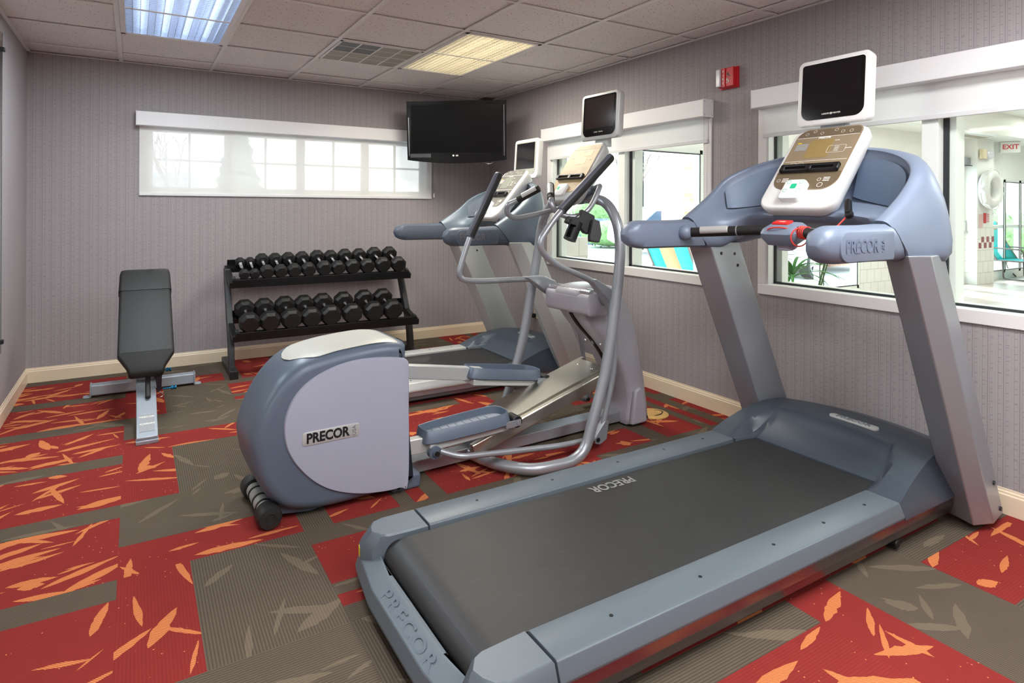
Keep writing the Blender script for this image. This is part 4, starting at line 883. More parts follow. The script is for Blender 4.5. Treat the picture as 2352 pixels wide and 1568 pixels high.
    mb = MB()
    for (a0, a1, b0, b1) in ((-.118, .118, .158, .170), (-.118, .118, .137, .144), (-.118, -.098, .137, .170), (.098, .118, .137, .170), (-.012, .012, .137, .170)): mb.fbox(F, a0, a1, b0, b1, .014, .030)
    mb.build('reading_rack', black_m, cs, bevel=.004)
    mb = MB(); mb.sphere((.51, -.0, 1.40), .075, .13, .07); mb.build('console_mount', dgrey_m, t, ang=60)
    # television
    q = Vector((.665, -.003, 1.862)); F = frame(q, (0, -1, 0), (.05, 0, 1)); mb = MB()
    mb.loft([[F(a, -.185, c) for a, c in ((-.06, -.055), (.06, -.055), (.06, -.025), (-.06, -.025))], [F(a, -.12, c) for a, c in ((-.055, -.055), (.055, -.055), (.055, -.02), (-.055, -.02))]]); mb.build('television_neck', silver2_m, t, bevel=.005)
    pl = rrect(.335, .285, .03, 6); mb = MB(); mb.loft([[F(a, b, -.062) for a, b in inset(pl, .03)], [F(a, b, -.045) for a, b in inset(pl, .008)], [F(a, b, -.006) for a, b in pl], [F(a, b, .0) for a, b in inset(pl, .003)], [F(a, b, .003) for a, b in inset(pl, .012)]]); tv = mb.build('television', silver2_m, t, ang=45)
    mb = MB(); mb.prism(rrect(.287, .243, [.04, .012, .012, .04], 6, cy=.003), F, .001, .0045); bz = mb.build('bezel', blackg_m, tv); mb = MB(); mb.prism(rrect(.255, .185, .003, 2, cy=.022), F, .0043, .0052); mb.build('screen', MATS['brown_screen'], bz)
    mb = MB(); mb.prism(rrect(.09, .016, .002, 2, cy=-.095), F, .0043, .0054); lp_ = mb.build('label_plate', blackg_m, bz); text('CARDIO   THEATER', lambda a, b, c: F(a, b - .095, c + .0052), .009, mark_m, lp_)
    # cup and magazine holder clipped to the near handlebar
    F0 = frame((.318, -.275, 1.228), (.86, -.28, -.42), (.42, .0, .86)); F = lambda a, b, c=0: F0(a * .82, b * .82, c * .82)
    hold = thing  # (part of the trainer)
    mb = MB(); mb.prism([(-.055, .075), (.045, .075), (.075, .02), (.055, -.055), (.02, -.06), (-.02, -.04), (-.09, -.05), (-.125, -.05), (-.125, -.005), (-.06, .01), (-.05, .03)], F, -.028, .012); ho = mb.build('bottle_holder', black_m, t, bevel=.004)
    n = 20; mb = MB(); o1 = [(-.062 + .042 * math.cos(R(a)), -.0 + .042 * math.sin(R(a))) for a in [160 + 300 * k / n for k in range(n + 1)]]
    cF = lambda a, b, c: F(a, c, b + .02)
    mb.loft([[cF(x, y, h) for x, y in o1] + [cF(-.062 + (x + .062) * .9, y * .9, h) for x, y in o1[::-1]] for h in (-.145, -.02)]); mb.prism([(-.062 + .042 * math.cos(2 * PI * k / 20), .042 * math.sin(2 * PI * k / 20)) for k in range(20)], lambda a, b, c: cF(a, b, c), -.148, -.143); mb.build('cup', black_m, ho, ang=40)
    mb = MB(); mb.prism([(.028, .04), (.075, .045), (.12, -.03), (.125, -.085), (.06, -.105), (.045, -.07)], F, .014, .055); mb.build('pouch', MATS['charcoal_plastic'], ho, bevel=.005)
    return t
pm('label_silver', (176, 178, 176), .5, .2, var=.25, scale=60); pm('tread_grey', (140, 148, 158), .6, var=.05); pm('bronze_light', (172, 150, 112), .5, .1, var=.04, scale=4); pm('bronze_pale', (184, 163, 126), .5, .1); pm('brown_screen', (42, 30, 24), .14, var=.2); pm('charcoal_plastic', (58, 58, 60), .5)
elliptical()

# ---------------------------------------------------------------- dumbbell rack and dumbbells
t = thing('dumbbell_rack', 'black two-shelf dumbbell rack against the back wall', 'dumbbell rack', (-1.83, -.38, 0))
def rk(x, y, z): return Vector((x + 1.83, y + .38, z))
def tray(yf, zf, yb, zb):
    d = Vector((0, yb - yf, zb - zf)); F = frame(rk(-1.83, yf, zf), (1, 0, 0), d); w = .735; L_ = d.length; mb = MB()
    mb.fbox(F, -w, w, 0, .07, -.004, 0); mb.fbox(F, -w, w, L_ - .07, L_, -.004, 0); mb.fbox(F, -w, w, -.004, 0, -.05, .02); mb.fbox(F, -w, w, L_, L_ + .004, -.03, .045)
    mb.fbox(F, -w, w, .066, .07, -.04, 0); mb.fbox(F, -w, w, L_ - .07, L_ - .066, -.04, 0)
    for s in (-1, 1): mb.fbox(F, s * w - .02, s * w + .02, -.002, L_, -.052, -.004)
    o = mb.build('shelf', MATS['rack_black'], t, bevel=.0015); k = MB()
    for s in (-1, 1): MB().fbox(F, s * (w - .014) - .012, s * (w - .014) + .012, .008, .056, .0, .028).build('shelf_bracket', MATS['rack_grey'], o, bevel=.002)
    return F, L_
FU, LU = tray(-.48, .715, -.145, .825); FL, LL = tray(-.67, .33, -.30, .425)
for s in (-1, 1):
    x = -1.83 + s * .742; mb = MB()
    mb.loft([[rk(x + a, y, z) for a, y, z in ((-.025, -.66, .0), (.025, -.66, 0), (.025, -.66, .06), (-.025, -.66, .06))], [rk(x + a, y, z) for a, y, z in ((-.025, -.10, 0), (.025, -.10, 0), (.025, -.10, .06), (-.025, -.10, .06))]]); o = mb.build('side_frame', MATS['rack_grey'], t, bevel=.004)
    mb = MB(); pp = crs([(x, -.50, .05), (x, -.46, .25), (x, -.33, .50), (x, -.24, .68), (x, -.20, .80)], 5); mb.loft([[rk(p.x + a, p.y + b, p.z) for a, b in ((-.022, -.035), (.022, -.035), (.022, .035), (-.022, .035))] for p in pp]); mb.build('post', MATS['rack_grey'], o, bevel=.003)
    mb = MB(); mb.fbox(lambda a, b, c: rk(x + a, -.665 + b, c), -.029, .029, -.003, .05, 0, .064); mb.build('foot_cap', black_m, o, bevel=.004)
def make_dumbbell(r, hl, sp, lab, grp):
    d = thing('dumbbell', lab, 'dumbbell', (0, 0, 0), 0, grp)
    oc = lambda q, y: [(q * math.cos(R(22.5 + 45 * k)), y, q * math.sin(R(22.5 + 45 * k)) + 0) for k in range(8)]
    for s in (-1, 1):
        y = s * sp / 2; mb = MB(); c = r * 1.03
        mb.loft([oc(c * .80, y - hl / 2), oc(c, y - hl * .26), oc(c, y + hl * .26), oc(c * .80, y + hl / 2)]); h = mb.build('head', MATS['rubber_head'], d, bevel=.003, flat=True)
    g = sp / 2 - hl / 2; mb = MB(); F = frame((0, 0, 0), (1, 0, 0), (0, 0, -1))
    mb.lathe(F, [(.002, -g - .004), (.018, -g - .004), (.018, -g + .008), (.0135, -g + .014), (.0145, 0), (.0135, g - .014), (.018, g - .008), (.018, g + .004), (.002, g + .004)], 16); mb.build('handle', chrome_m, d)
    return d
ORD = ['first', 'second', 'third', 'fourth', 'fifth', 'sixth', 'seventh', 'eighth', 'ninth', 'tenth', 'eleventh', 'last']
up_x = [(-2.474, .039), (-2.396, .039), (-2.304, .054), (-2.199, .054), (-2.092, .056), (-1.977, .058), (-1.849, .062), (-1.731, .060), (-1.606, .064), (-1.476, .064), (-1.335, .069), (-1.19, .069)]
protos = {}
for k, (x, r) in enumerate(up_x):
    lab = ORD[k] + ' black dumbbell from the left on the upper shelf of the rack' if k < 11 else 'rightmost black dumbbell on the upper shelf of the rack'
    if k < 2: lab = 'small slim black dumbbell, ' + ORD[k] + ' from the left on the upper rack shelf'
    key = r
    y, z = -.315, .772
    if key not in protos: d = protos[key] = make_dumbbell(r, .07 if r < .05 else .088, .245, lab, 'dumbbells on the upper shelf')
    else: d = dup(protos[key], (0, 0, 0)); d['label'] = lab
    n = Vector((0, -.313, .95)); d.location = Vector((x, y, z)) + n * (r * .96 + .002); d.rotation_euler = (math.atan2(.11, .335), 0, 0); d['group'] = 'dumbbells on the upper shelf'
for k, (x, r) in enumerate([(-2.462, .077), (-2.313, .078), (-2.152, .081), (-1.998, .080), (-1.842, .083), (-1.664, .083), (-1.48, .086), (-1.31, .087)]):
    lab = 'large black dumbbell, ' + (ORD[k] if k < 7 else 'eighth and rightmost') + ' from the left on the lower rack shelf'
    if r not in protos: d = protos[r] = make_dumbbell(r, .108, .264, lab, 'dumbbells on the lower shelf')
    else: d = dup(protos[r], (0, 0, 0)); d['label'] = lab
    n = Vector((0, -.249, .969)); d.location = Vector((x, -.487, .377)) + n * (r * .96 + .002); d.rotation_euler = (math.atan2(.095, .37), 0, 0); d['group'] = 'dumbbells on the lower shelf'

# ---------------------------------------------------------------- adjustable bench
t = thing('weight_bench', 'adjustable black vinyl weight bench with grey steel frame near the left wall', 'weight bench', (-3.155, -1.2, 0))
def bn(x, y, z): return Vector((x, y + 1.2, z))
d = Vector((0, .60, .455)); F = frame(bn(0, -1.33, .395), (1, 0, 0), d); Lb = d.length
def padsec(w, th, r): return rrect(w, th, r, 4)
mb = MB(); secs = []
for b, w, th, c in ((0, .30, .062, 0), (.01, .302, .066, 0), (Lb * .6, .300, .066, 0), (Lb - .045, .296, .064, 0), (Lb - .015, .288, .058, 0), (Lb, .262, .04, -.004)):
    secs.append([F(a, b, c + q) for a, q in rrect(w, th, [.014, .018, .018, .014] if th > .045 else .012, 4)])
mb.loft(secs); pad = mb.build('back_pad', vinyl_m, t, ang=40)
mb = MB(); b0 = Lb - .215
mb.loft([[F(a, b, q) for a, q in rrect(w, th, .02, 4)] for b, w, th in ((b0, .307, .072), (b0 + .004, .308, .073), (Lb - .045, .300, .069), (Lb - .012, .290, .062), (Lb + .004, .262, .04))]); mb.build('head_cover', vinyl_m, pad, ang=40)
mb = MB(); g = frame(bn(0, -1.333, .392), (1, 0, 0), (0, -.10, -.16))
mb.loft([[g(a, b, q) for a, q in rrect(w, th, .016, 4)] for b, w, th in ((-.012, .302, .064), (.0, .302, .066), (.075, .21, .07), (.105, .19, .075), (.125, .185, .06), (.135, .17, .035))]); mb.build('seat_nose', vinyl_m, t, ang=35)
fs = silver_m
mb = MB(); mb.fbox(lambda a, b, c: bn(a, b, c), -.315, .315, -.675, -.595, .015, .085); cb = mb.build('cross_beam', MATS['bench_grey'], t, bevel=.006)
mb = MB()
for s in (-1, 1):
    mb.fbox(lambda a, b, c: bn(s * a, b, c), .312, .32, -.68, -.59, .008, .09); mb.prism(rrect(.05, .06, .012, 3, cx=s * .335, cy=-.635), lambda a, b, c: bn(a, b, c), 0, .008)
mb.build('end_plate', MATS['bench_grey'], cb, bevel=.002)
Q = frame(bn(0, -1.80, .02), (1, 0, 0), Vector((0, .60, .20))); mb = MB(); mb.fbox(Q, -.052, .052, 0, .64, -.02, .02); tg = mb.build('front_beam', MATS['bench_grey'], t, bevel=.005)
MB().box(-.055, .055, -.61, -.55, .0, .022).build('rubber_foot', MATS['bench_grey'], tg, bevel=.004)
mb = MB(); mb.fbox(Q, -.037, .037, .05, .21, .0203, .0215); st = mb.build('label_plate', MATS['grey_label'], tg)
text('PRECOR', lambda a, b, c: Q(a, b + .185, c + .0212), .020, mark_m, st, bold=.02); text('ICARIAN', lambda a, b, c: Q(a, b + .12, c + .0212), .019, mark_m, st, bold=.03)
mb = MB(); mb.fbox(lambda a, b, c: bn(a, b, c), -.045, .045, -1.25, -.60, .20, .25); mb.fbox(lambda a, b, c: bn(a, b, c), -.03, .03, -.66, -.60, .08, .24); mb.fbox(lambda a, b, c: bn(a, b, c), -.075, -.05, -1.28, -1.02, .2, .30); mb.fbox(lambda a, b, c: bn(a, b, c), .05, .075, -1.28, -1.02, .2, .30); mb.build('spine', MATS['bench_grey'], t, bevel=.004)
mb = MB(); mb.prism([(.035, .0), (.085, .0), (.082, -.11), (.06, -.125), (.05, -.05)], lambda a, b, c: bn(a, -1.36 + c, .285 + b), 0, .02); mb.build('ladder_bracket', black_m, t, bevel=.003)
mb = MB(); mb.tube([bn(.008, -1.35, .28), bn(.008, -1.47, .165)], .0145, 14); mb.build('pull_handle', grip_m, t, bevel=.004)
mb = MB(); mb.tube(fillet([bn(.07, -1.36, .165), bn(.09, -1.36, .15), bn(.09, -1.36, .135), bn(.075, -1.36, .13)], .01), .003, 8); mb.build('latch_pin', chrome_m, t)
for (x, y, z) in ((.135, -1.30, .165), (.115, -1.10, .235)):
    MB().lathe(frame(bn(x, y, z), (0, 1, 0), (0, 0, 1)), [(.001, -.045), (.005, -.045), (.005, 0), (.013, .002), (.014, .012), (.009, .016), (.013, .022), (.013, .03), (.001, .032)], 16).build('adjust_knob', cyan_m, t)

# ---------------------------------------------------------------- television in the corner
t = thing('wall_television', 'large black flat television mounted high in the back right corner', 'television', (-.70, -.62, 2.02), 0)
an = R(38.5); nx_ = Vector((-math.sin(an), -math.cos(an), -.09)).normalized(); xr = Vector((math.cos(an), -math.sin(an), 0)); yu = nx_.cross(xr).normalized(); F = frame((0, 0, 0), xr, yu)
w, h = .465, .268; bot = [(w * (1 - 2 * k / 24), -h - .032 * (1 - (1 - 2 * k / 24) ** 2) - .004) for k in range(25)]; outl = [(-w, h), (-w - .002, -.12)] + bot[::-1] + [(w + .002, -.12), (w, h)]
mb = MB(); mb.loft([[F(a * .9, b * .9, -.07) for a, b in outl], [F(a * .985, b * .985, -.04) for a, b in outl], [F(a, b, -.012) for a, b in outl], [F(a, b, 0) for a, b in outl]]); cs = mb.build('case', blackg_m, t, bevel=.003, ang=30)
MB().fbox(F, -.425, .425, -.205, .233, .0, .0012).build('screen', tvscr_m, cs)
for s in (-1, 1): MB().fbox(F, s * .446 - .0025, s * .446 + .0025, -.235, .225 if s > 0 else .12, .0, .003).build('side_strip', chrome_m, cs)
MB().fbox(F, -.435, -.24, -.248, -.215, 0, .001).build('bezel_sticker', MATS['grey_sticker'], cs)
ll = MB(); ll.lathe(lambda a, b, c: F(a - .028, b - .232, c), [(.001, .0003), (.0085, .0003), (.0085, .0009), (.001, .0009)], 20); ll.build('emblem', mark_m, cs); text('LG', lambda a, b, c: F(a + .006, b - .232, c), .019, mark_m, cs, bold=.03)
MB().tube([F(.30 + .035 * math.cos(R(q)), -.292 + .018 * math.sin(R(q)), -.02) for q in range(180, 361, 15)], .002, 6).build('cable_loop', silver_m, cs)
mb = MB(); mb.tube([F(0, 0, -.07), F(0, 0, -.22), Vector((.66, .52, -.06))], .025, 10); mb.build('wall_arm', black_m, t)
pm('grey_sticker', (70, 72, 78), .4)
# fire alarm
t = thing('fire_alarm', 'red fire alarm with strobe on the wall between the two windows', 'fire alarm', (0, -3.12, 2.135)); F = frame((0, 0, 0), (0, -1, 0), (0, 0, 1))
MB().fbox(F, -.068, .068, -.066, .066, 0, .016).build('base_plate', alarm_m, t, bevel=.002); hs = MB(); hs.loft([[F(a, b, 0.012) for a, b in rrect(.125, .125, .006)], [F(a, b, .048) for a, b in rrect(.115, .118, .008)]]); b_ = hs.build('housing', alarm_m, t, bevel=.003)
mb = MB(); mb.fbox(F, -.062, -.030, -.055, .055, .044, .066); mb.build('strobe', lens_m, b_, bevel=.004); mb = MB(); mb.fbox(F, -.028, .0, -.06, .06, .048, .054); mb.fbox(F, .045, .062, -.058, .06, .044, .052); mb.build('raised_band', alarm_m, b_, bevel=.001)
for k, ch in enumerate('FIRE'): text(ch, lambda a, b, c: F(a - .014, b + .036 - .024 * k, c + .0535), .024, mark_m, b_, ext=.0004, bold=.01)
mb = MB()
for a, b, s_ in ((.018, .018, .014), (.03, .006, .008), (.012, -.012, .012), (.022, -.026, .010), (.008, -.034, .006)): mb.prism([(a - s_ * .6, b - s_), (a + s_ * .7, b - s_ * .2), (a + s_ * .3, b + s_), (a - s_ * .4, b + s_ * .6)], F, .0475, .0485)
mb.build('sound_slots', blackg_m, b_)
# wall outlet with plug, floor outlet cover
t = thing('wall_outlet', 'ivory wall outlet with a black plug, low behind the far treadmill', 'outlet', (0, -.915, .335)); F = frame((0, 0, 0), (0, -1, 0), (0, 0, 1))
MB().fbox(F, -.038, .038, -.06, .06, 0, .006).build('plate', outl_m, t, bevel=.002); MB().fbox(F, -.03, .005, -.052, -.012, .006, .04).build('plug', black_m, t, bevel=.006)
t = thing('floor_outlet_cover', 'round brass floor outlet cover on the carpet behind the elliptical trainer', 'floor outlet', (-.40, -2.855, 0)); F = frame((0, 0, 0), (1, 0, 0), (0, 1, 0))
MB().lathe(F, [(.001, .001), (.10, .001), (.10, .006), (.094, .009), (.06, .010), (.057, .007), (.001, .007)], 40).build('ring', disc_m, t); MB().loft([[F((.075 + d) * math.cos(R(a)), (.045 + d) * math.sin(R(a)), .0105) for d in (-.004, .004)] for a in range(-110, 60, 10)], closed=False, cap=False).build('lid_seam', black_m, t)
# mirror on the left wall
t = thing('wall_mirror', 'edge of a large mirror clipped to the left wall', 'mirror', (-LW, -3.0, 1.35)); MB().box(.0015, .006, -1.3, 1.955, -.92, .98).build('pane', mirror_m, t, flat=True)
mb = MB(); mb.box(.001, .0068, 1.955, 1.962, -.92, .98); mb.build('edge', edge_m, t)
for z in (.88, -.85): MB().box(.001, .02, 1.93, 1.965, z - .012, z + .012).build('clip', MATS['screw_dark'], t, bevel=.003)

# ---------------------------------------------------------------- the pool hall beyond the interior windows
struct(MB().box(T, 14, -9, -.45, -.06, 0).build('floor_2', pfloor_m, flat=True), 'pale tiled deck of the pool hall seen through the windows', 'tile floor')
struct(MB().box(T, 14, -9, -.4, 2.95, 3.05).build('ceiling_2', pwall_m, flat=True), 'white ceiling of the pool hall', 'ceiling')
PW = [(.50, 2.70, .13, 2.02), (3.3, 6.10, .13, 2.02), (7.75, 8.62, .13, 2.2), (8.72, 9.42, 0, 2.12), (10.2, 13.4, .12, 1.90)]
struct(wall_with_holes('y', -.5, .14, T, 14, 0, 3.0, PW).build('wall_pool_left', pwall_m, flat=True), 'white pool hall wall with glazed openings', 'wall')
struct(MB().box(14, 14.1, -9, -.36, 0, 3).build('wall_pool_far', pwall_m, flat=True), 'white far wall of the pool hall', 'wall')
struct(MB().box(T, 14, -9.1, -9, 0, 3).build('wall_pool_right', pwall_m, flat=True), 'white right wall of the pool hall', 'wall')
struct(MB().box(T, 14, -1.1, -.5, 2.58, 2.95).build('trim_2', pwall_m, flat=True), 'white soffit running along the pool hall wall', 'soffit')
mb = MB().box(6.12, 7.73, -.512, -.5, .0, .98); mb.box(9.93, 10.2, -.512, -.5, 0, .98)
struct(mb.build('trim_3', wtile_m, flat=True), 'white tiled wainscot of the pool hall wall', 'wall tile')
t = thing('tiled_column', 'white column with red checker tiles beside the glass door of the pool hall', 'column', (9.76, -.6, 0)); t['kind'] = 'structure'
MB().box(-.32, .32, -.09, .1, 1.0, 2.58).build('shaft', pwall_m, t, flat=True); MB().box(-.325, .325, -.097, .1, 0, 1.0).build('tiled_base', wtile_m, t, flat=True)
for a, z in ((-.27, .635), (-.07, .635), (.13, .635), (-.17, .74), (.03, .74), (.23, .74)): MB().box(a, a + .1, -.1, -.096, z, z + .1).build('red_tile', pm('red_wall_tile', (150, 72, 74), .3) if 'red_wall_tile' not in MATS else MATS['red_wall_tile'], t, flat=True)
def glazing(name, lab, x0, x1, z0, z1, mull, rails, y=-.46):
    t = bpy.data.objects.new(name, None); COL.objects.link(t); struct(t, lab, 'window'); mb = MB(); f = .05
    mb.box(x0, x1, y - .04, y + .05, z0, z0 + f); mb.box(x0, x1, y - .04, y + .05, z1 - f, z1); mb.box(x0, x0 + f, y - .04, y + .05, z0, z1); mb.box(x1 - f, x1, y - .04, y + .05, z0, z1)
    for m in mull: mb.box(m - .045, m + .045, y - .04, y + .05, z0, z1)
    for r_ in rails: mb.box(x0, x1, y - .035, y + .045, r_ - .03, r_ + .03)
    mb.build('frame', aluw_m, t, flat=True)
    mb = MB(); xs = [x0 + f] + [q for m in mull for q in (m - .045, m + .045)] + [x1 - f]
    for q in xs: mb.box(q - .008, q + .008, y - .046, y - .0395, z0 + f, z1 - f)
    for a, b in zip(xs[::2], xs[1::2]): mb.box(a, b, y - .046, y - .0395, z1 - f - .008, z1 - f + .008); mb.box(a, b, y - .046, y - .0395, z0 + f - .008, z0 + f + .008)
    mb.build('gasket', gask_m, t, flat=True); MB().box(x0 + .02, x1 - .02, y, y + .006, z0 + .02, z1 - .02).build('pane', glass_m, t, flat=True); return t
glazing('window_4', 'glazed opening of the pool hall seen through the window behind the elliptical trainer', *PW[0], [1.62], [], )
glazing('window_5', 'glazed opening of the pool hall behind the papyrus plant', *PW[1], [5.15, 4.25], [])
glazing('window_6', 'narrow window of the pool hall left of its door', *PW[2], [], [])
glazing('window_7', 'glazing of the pool hall behind the teal lounge chair', *PW[4], [11.05, 11.75, 12.5], [1.0])
MB_ = MB().box(.50, .92, -.52, -.44, .13, 1.0); struct(MB_.build('trim_4', wtile_m, flat=True), 'low white panel at the left of the pool hall glazing', 'panel')
t = bpy.data.objects.new('door_1', None); COL.objects.link(t); struct(t, 'white framed glass exit door of the pool hall with a push bar', 'door'); mb = MB(); x0, x1, y = 8.72, 9.42, -.46
mb.box(x0, x0 + .06, y - .03, y + .03, 0, 2.08); mb.box(x1 - .07, x1, y - .03, y + .03, 0, 2.08); mb.box(x0, x1, y - .03, y + .03, 0, .13); mb.box(x0, x1, y - .03, y + .03, 2.0, 2.1); mb.build('door_frame', aluw_m, t, flat=True)
MB().box(x0 + .03, x1 - .03, y, y + .006, .1, 2.03).build('pane', glass_m, t, flat=True); mb = MB(); mb.box(x0 + .04, x1 + .12, y - .09, y - .06, .90, .945); mb.box(x1 - .02, x1 + .1, y - .07, y - .02, .93, 1.12); mb.build('push_bar', silver2_m, t, bevel=.006)
mb = MB(); mb.box(x1 - .18, x1 + .25, y - .13, y - .03, 2.10, 2.24); mb.build('door_closer', silver_m, t, bevel=.008); MB().cyl((x1 - .35, y - .14, 2.09), (x1 + .35, y - .16, 2.10), .008, 8).build('closer_arm', MATS['screw_dark'], t)
# things on and near the column
t = thing('life_ring', 'white life ring hung on the column of the pool hall', 'life ring', (9.68, -.80, 1.68)); mb = MB(); mb.tube([(.0 + .26 * math.cos(a), 0, .26 * math.sin(a)) for a in [2 * PI * k / 40 for k in range(40)]], .085, 16, loop=True); mb.build('ring', white_m, t, ang=60)
mb = MB(); mb.tube([(.36 * math.cos(a), -.05 if k % 5 else .0, .36 * math.sin(a)) for k, a in enumerate([2 * PI * k / 40 for k in range(40)])], .012, 8, loop=True); mb.tube([(.05, 0, -.34), (.06, 0, -.45), (.1, 0, -.42)], .01, 8); mb.build('rope', aluw_m, t)
for sx_ in (-1,):
    for sz_ in (-1, 1): MB().loft([[( (.40 + d) * math.cos(R(a)), -.01, (.40 + d) * math.sin(R(a))) for d in (-.02, .03)] for a in ((140, 155, 170) if sz_ > 0 else (190, 205, 220))], closed=False, cap=False).build('bracket', aluw_m, t)
t = thing('safety_sign', 'small red and white sign below the life ring', 'sign', (9.79, -.693, 1.17)); MB().box(-.11, .0, -.004, 0, -.09, .09).build('red_half', red_m, t, flat=True); o = MB().box(.0, .11, -.004, 0, -.09, .09).build('white_half', white_m, t, flat=True)
for k in range(5): MB().box(.015, .095, -.006, -.004, -.07 + .032 * k, -.055 + .032 * k).build('text_line', red_m, o, flat=True)
tag(MB().box(9.50, 9.63, -.703, -.692, 1.0, 1.24).build('pink_sign', pm('pale_pink_sign', (222, 190, 186), .6), flat=True), 'pale pink rectangular sign on the column of the pool hall', 'sign')
t = thing('emergency_light', 'white emergency light above the life ring', 'emergency light', (9.62, -.70, 2.30)); MB().box(-.14, .0, -.07, .0, -.085, .085).build('box', outl_m, t, bevel=.01); MB().sphere((.14, -.05, .0), .16, .05, .085).build('lens', lens_m, t)
t = thing('exit_sign', 'white exit sign with red letters hanging from the soffit of the pool hall', 'exit sign', (10.6, -.74, 2.475)); F = frame((0, 0, 0), (.55, -.83, 0), (0, 0, 1)); MB().fbox(F, -.15, .15, -.10, .10, -.06, .06).build('case', white_m, t, bevel=.006)
text('EXIT', lambda a, b, c: F(a, b, c + .06), .12, red_m, t, bold=.02); MB().cyl((0, 0, .10), (0, 0, .105), .05, 16).build('stem', white_m, t)
t = thing('ceiling_diffuser', 'long flat air diffuser under the soffit above the pool hall door', 'vent', (8.55, -.8, 2.58)); mb = MB(); mb.box(-.9, .9, -.13, .13, -.012, 0); mb.build('frame', aluw_m, t, bevel=.003); MB().box(-.86, .86, -.09, .09, -.014, -.011).build('grille', MATS['perforated_panel'], t, flat=True)
for k, (px_, py_) in enumerate(((3.0, -2.6), (6.5, -2.6), (10.4, -1.9))):
    t = thing('pool_ceiling_light', ['square glowing ceiling light of the pool hall nearest the gym', 'square glowing ceiling light in the middle of the pool hall', 'square glowing ceiling light at the far end of the pool hall'][k], 'ceiling light', (px_, py_, 2.95)); MB().box(-.6, .6, -.6, .6, -.025, 0).build('frame', aluw_m, t, bevel=.004); MB().box(-.56, .56, -.56, .56, -.03, -.024).build('diffuser', emis('pool_diffuser', (255, 252, 244), 3.0) if k == 0 else MATS['pool_diffuser'], t, flat=True)  # the two nearer glowing panels are added to brighten the hall
# lounge chairs
def lounge(name_l, loc, rz, stripe, back=58):
    t = thing('lounge_chair', name_l, 'lounge chair', loc, rz, 'teal sling lounge chairs'); w = .31
    def rail(y): return fillet([(-.62, y, .36), (.62, y, .36), (1.25, y, .36)], .05)
    a = R(back); hinge = Vector((-.10, 0, .37)); bl = .78
    bp = [hinge + Vector((-math.cos(a) * q - .03 * math.sin(PI * q / bl), 0, math.sin(a) * q)) for q in [bl * k / 12 for k in range(13)]]; bp += [bp[-1] + Vector((-.03, 0, .025)), bp[-1] + Vector((-.075, 0, .02)), bp[-1] + Vector((-.10, 0, -.03))]
    mb = MB()
    for y in (-w, w):
        mb.tube([p + Vector((0, y, 0)) for p in bp], .014, 8); mb.tube([(-.14, y, .36), (1.25, y, .36)], .014, 8); mb.tube(fillet([(.0, y, .36), (.02, y, .02), (.45, y, .02), (.47, y, .36)], .05), .013, 8); mb.tube(fillet([(1.18, y, .36), (1.2, y, .01)], .03), .013, 8)
        mb.tube(fillet([(-.12, y, .02), (-.30, y * 1.06, .20), (-.30, y * 1.06, .60), (.35, y * 1.06, .58), (.38, y * 1.06, .36)], .06), .012, 8)
    mb.tube([(1.25, -w, .36), (1.25, w, .36)], .014, 8); fr = mb.build('frame', bronzef_m, t, ang=60)
    def strip(y0, y1, mat, nm):
        m = MB(); m.loft([[p + Vector((0, y, .004)) for y in (y0, y1)] for p in bp], closed=False, cap=False); m.loft([[Vector((x, y, .372 - .03 * math.sin(PI * (x + .1) / 1.35))) for y in (y0, y1)] for x in [-.1 + 1.35 * k / 12 for k in range(13)]], closed=False, cap=False); o = m.build(nm, mat, t, ang=60, recalc=False); s_ = o.modifiers.new('solid', 'SOLIDIFY'); s_.thickness = .004
    if stripe: strip(-w, -.10, teal_m, 'sling'); strip(-.10, .12, beige_m, 'towel'); strip(.12, w, teal_m, 'sling')
    else: strip(-w, w, teal_m, 'sling'); m = MB(); m.fbox(frame(bp[10] + Vector((-.02, 0, .02)), (0, 1, 0), bp[11] - bp[10]), -.24, .24, -.05, .05, -.04, .02); m.build('head_pillow', beige_m, t, bevel=.02, seg=3)
    return t
lounge('teal lounge chair with a beige stripe, outside behind the pool hall glass', (3.45, .50, -.06), R(18), True, 50)
lounge('teal lounge chair with beige head pillow beside the tiled column', (11.1, -.62, 0), R(-100), False, 62)
# papyrus plant
random.seed(5)
t = thing('papyrus_plant', 'green umbrella papyrus plant in a pot in the pool hall behind the window', 'plant', (1.02, -2.86, 0))
MB().lathe(frame((0, 0, 0), (1, 0, 0), (0, 1, 0)), [(.001, 0), (.11, 0), (.15, .26), (.165, .27), (.165, .30), (.14, .30), (.13, .27), (.001, .27)], 28).build('pot', potm, t)
def head(x, y, z, L_, n):
    m = MB(); st = MB(); st.tube(crs([(x * .3, y * .3, .27), (x * .55, y * .55, z * .55), (x, y, z)], 5), [.007] * 8 + [.005] * 3, 6); s_ = st.build('stem', stem_m, t)
    for k in range(n):
        a = 2 * PI * k / n + random.uniform(-.2, .2); el = random.uniform(.15, 1.25); l_ = L_ * random.uniform(.7, 1.1); d = Vector((math.cos(a), math.sin(a), 0)); sd = Vector((-math.sin(a), math.cos(a), 0)); pts = []
        for q in [i / 8 for i in range(9)]:
            p = Vector((x, y, z)) + d * l_ * q * math.cos(el * (1 - .4 * q)) + Vector((0, 0, l_ * (q * math.sin(el) - .55 * q * q))); wd_ = .013 * math.sin(PI * (q * .9 + .08)) ** .7; pts.append([p - sd * wd_ + Vector((0, 0, .004)), p, p + sd * wd_ + Vector((0, 0, .004))])
        m.loft(pts, closed=False, cap=False)
    m.build('leaf_crown', leaf_m, s_, recalc=False, ang=80)
head(.0, .0, .79, .43, 24); head(-.02, .17, .86, .26, 16); head(.22, -.22, 1.24, .38, 20); head(.10, .25, 1.02, .22, 12); head(.30, -.12, .98, .2, 10)
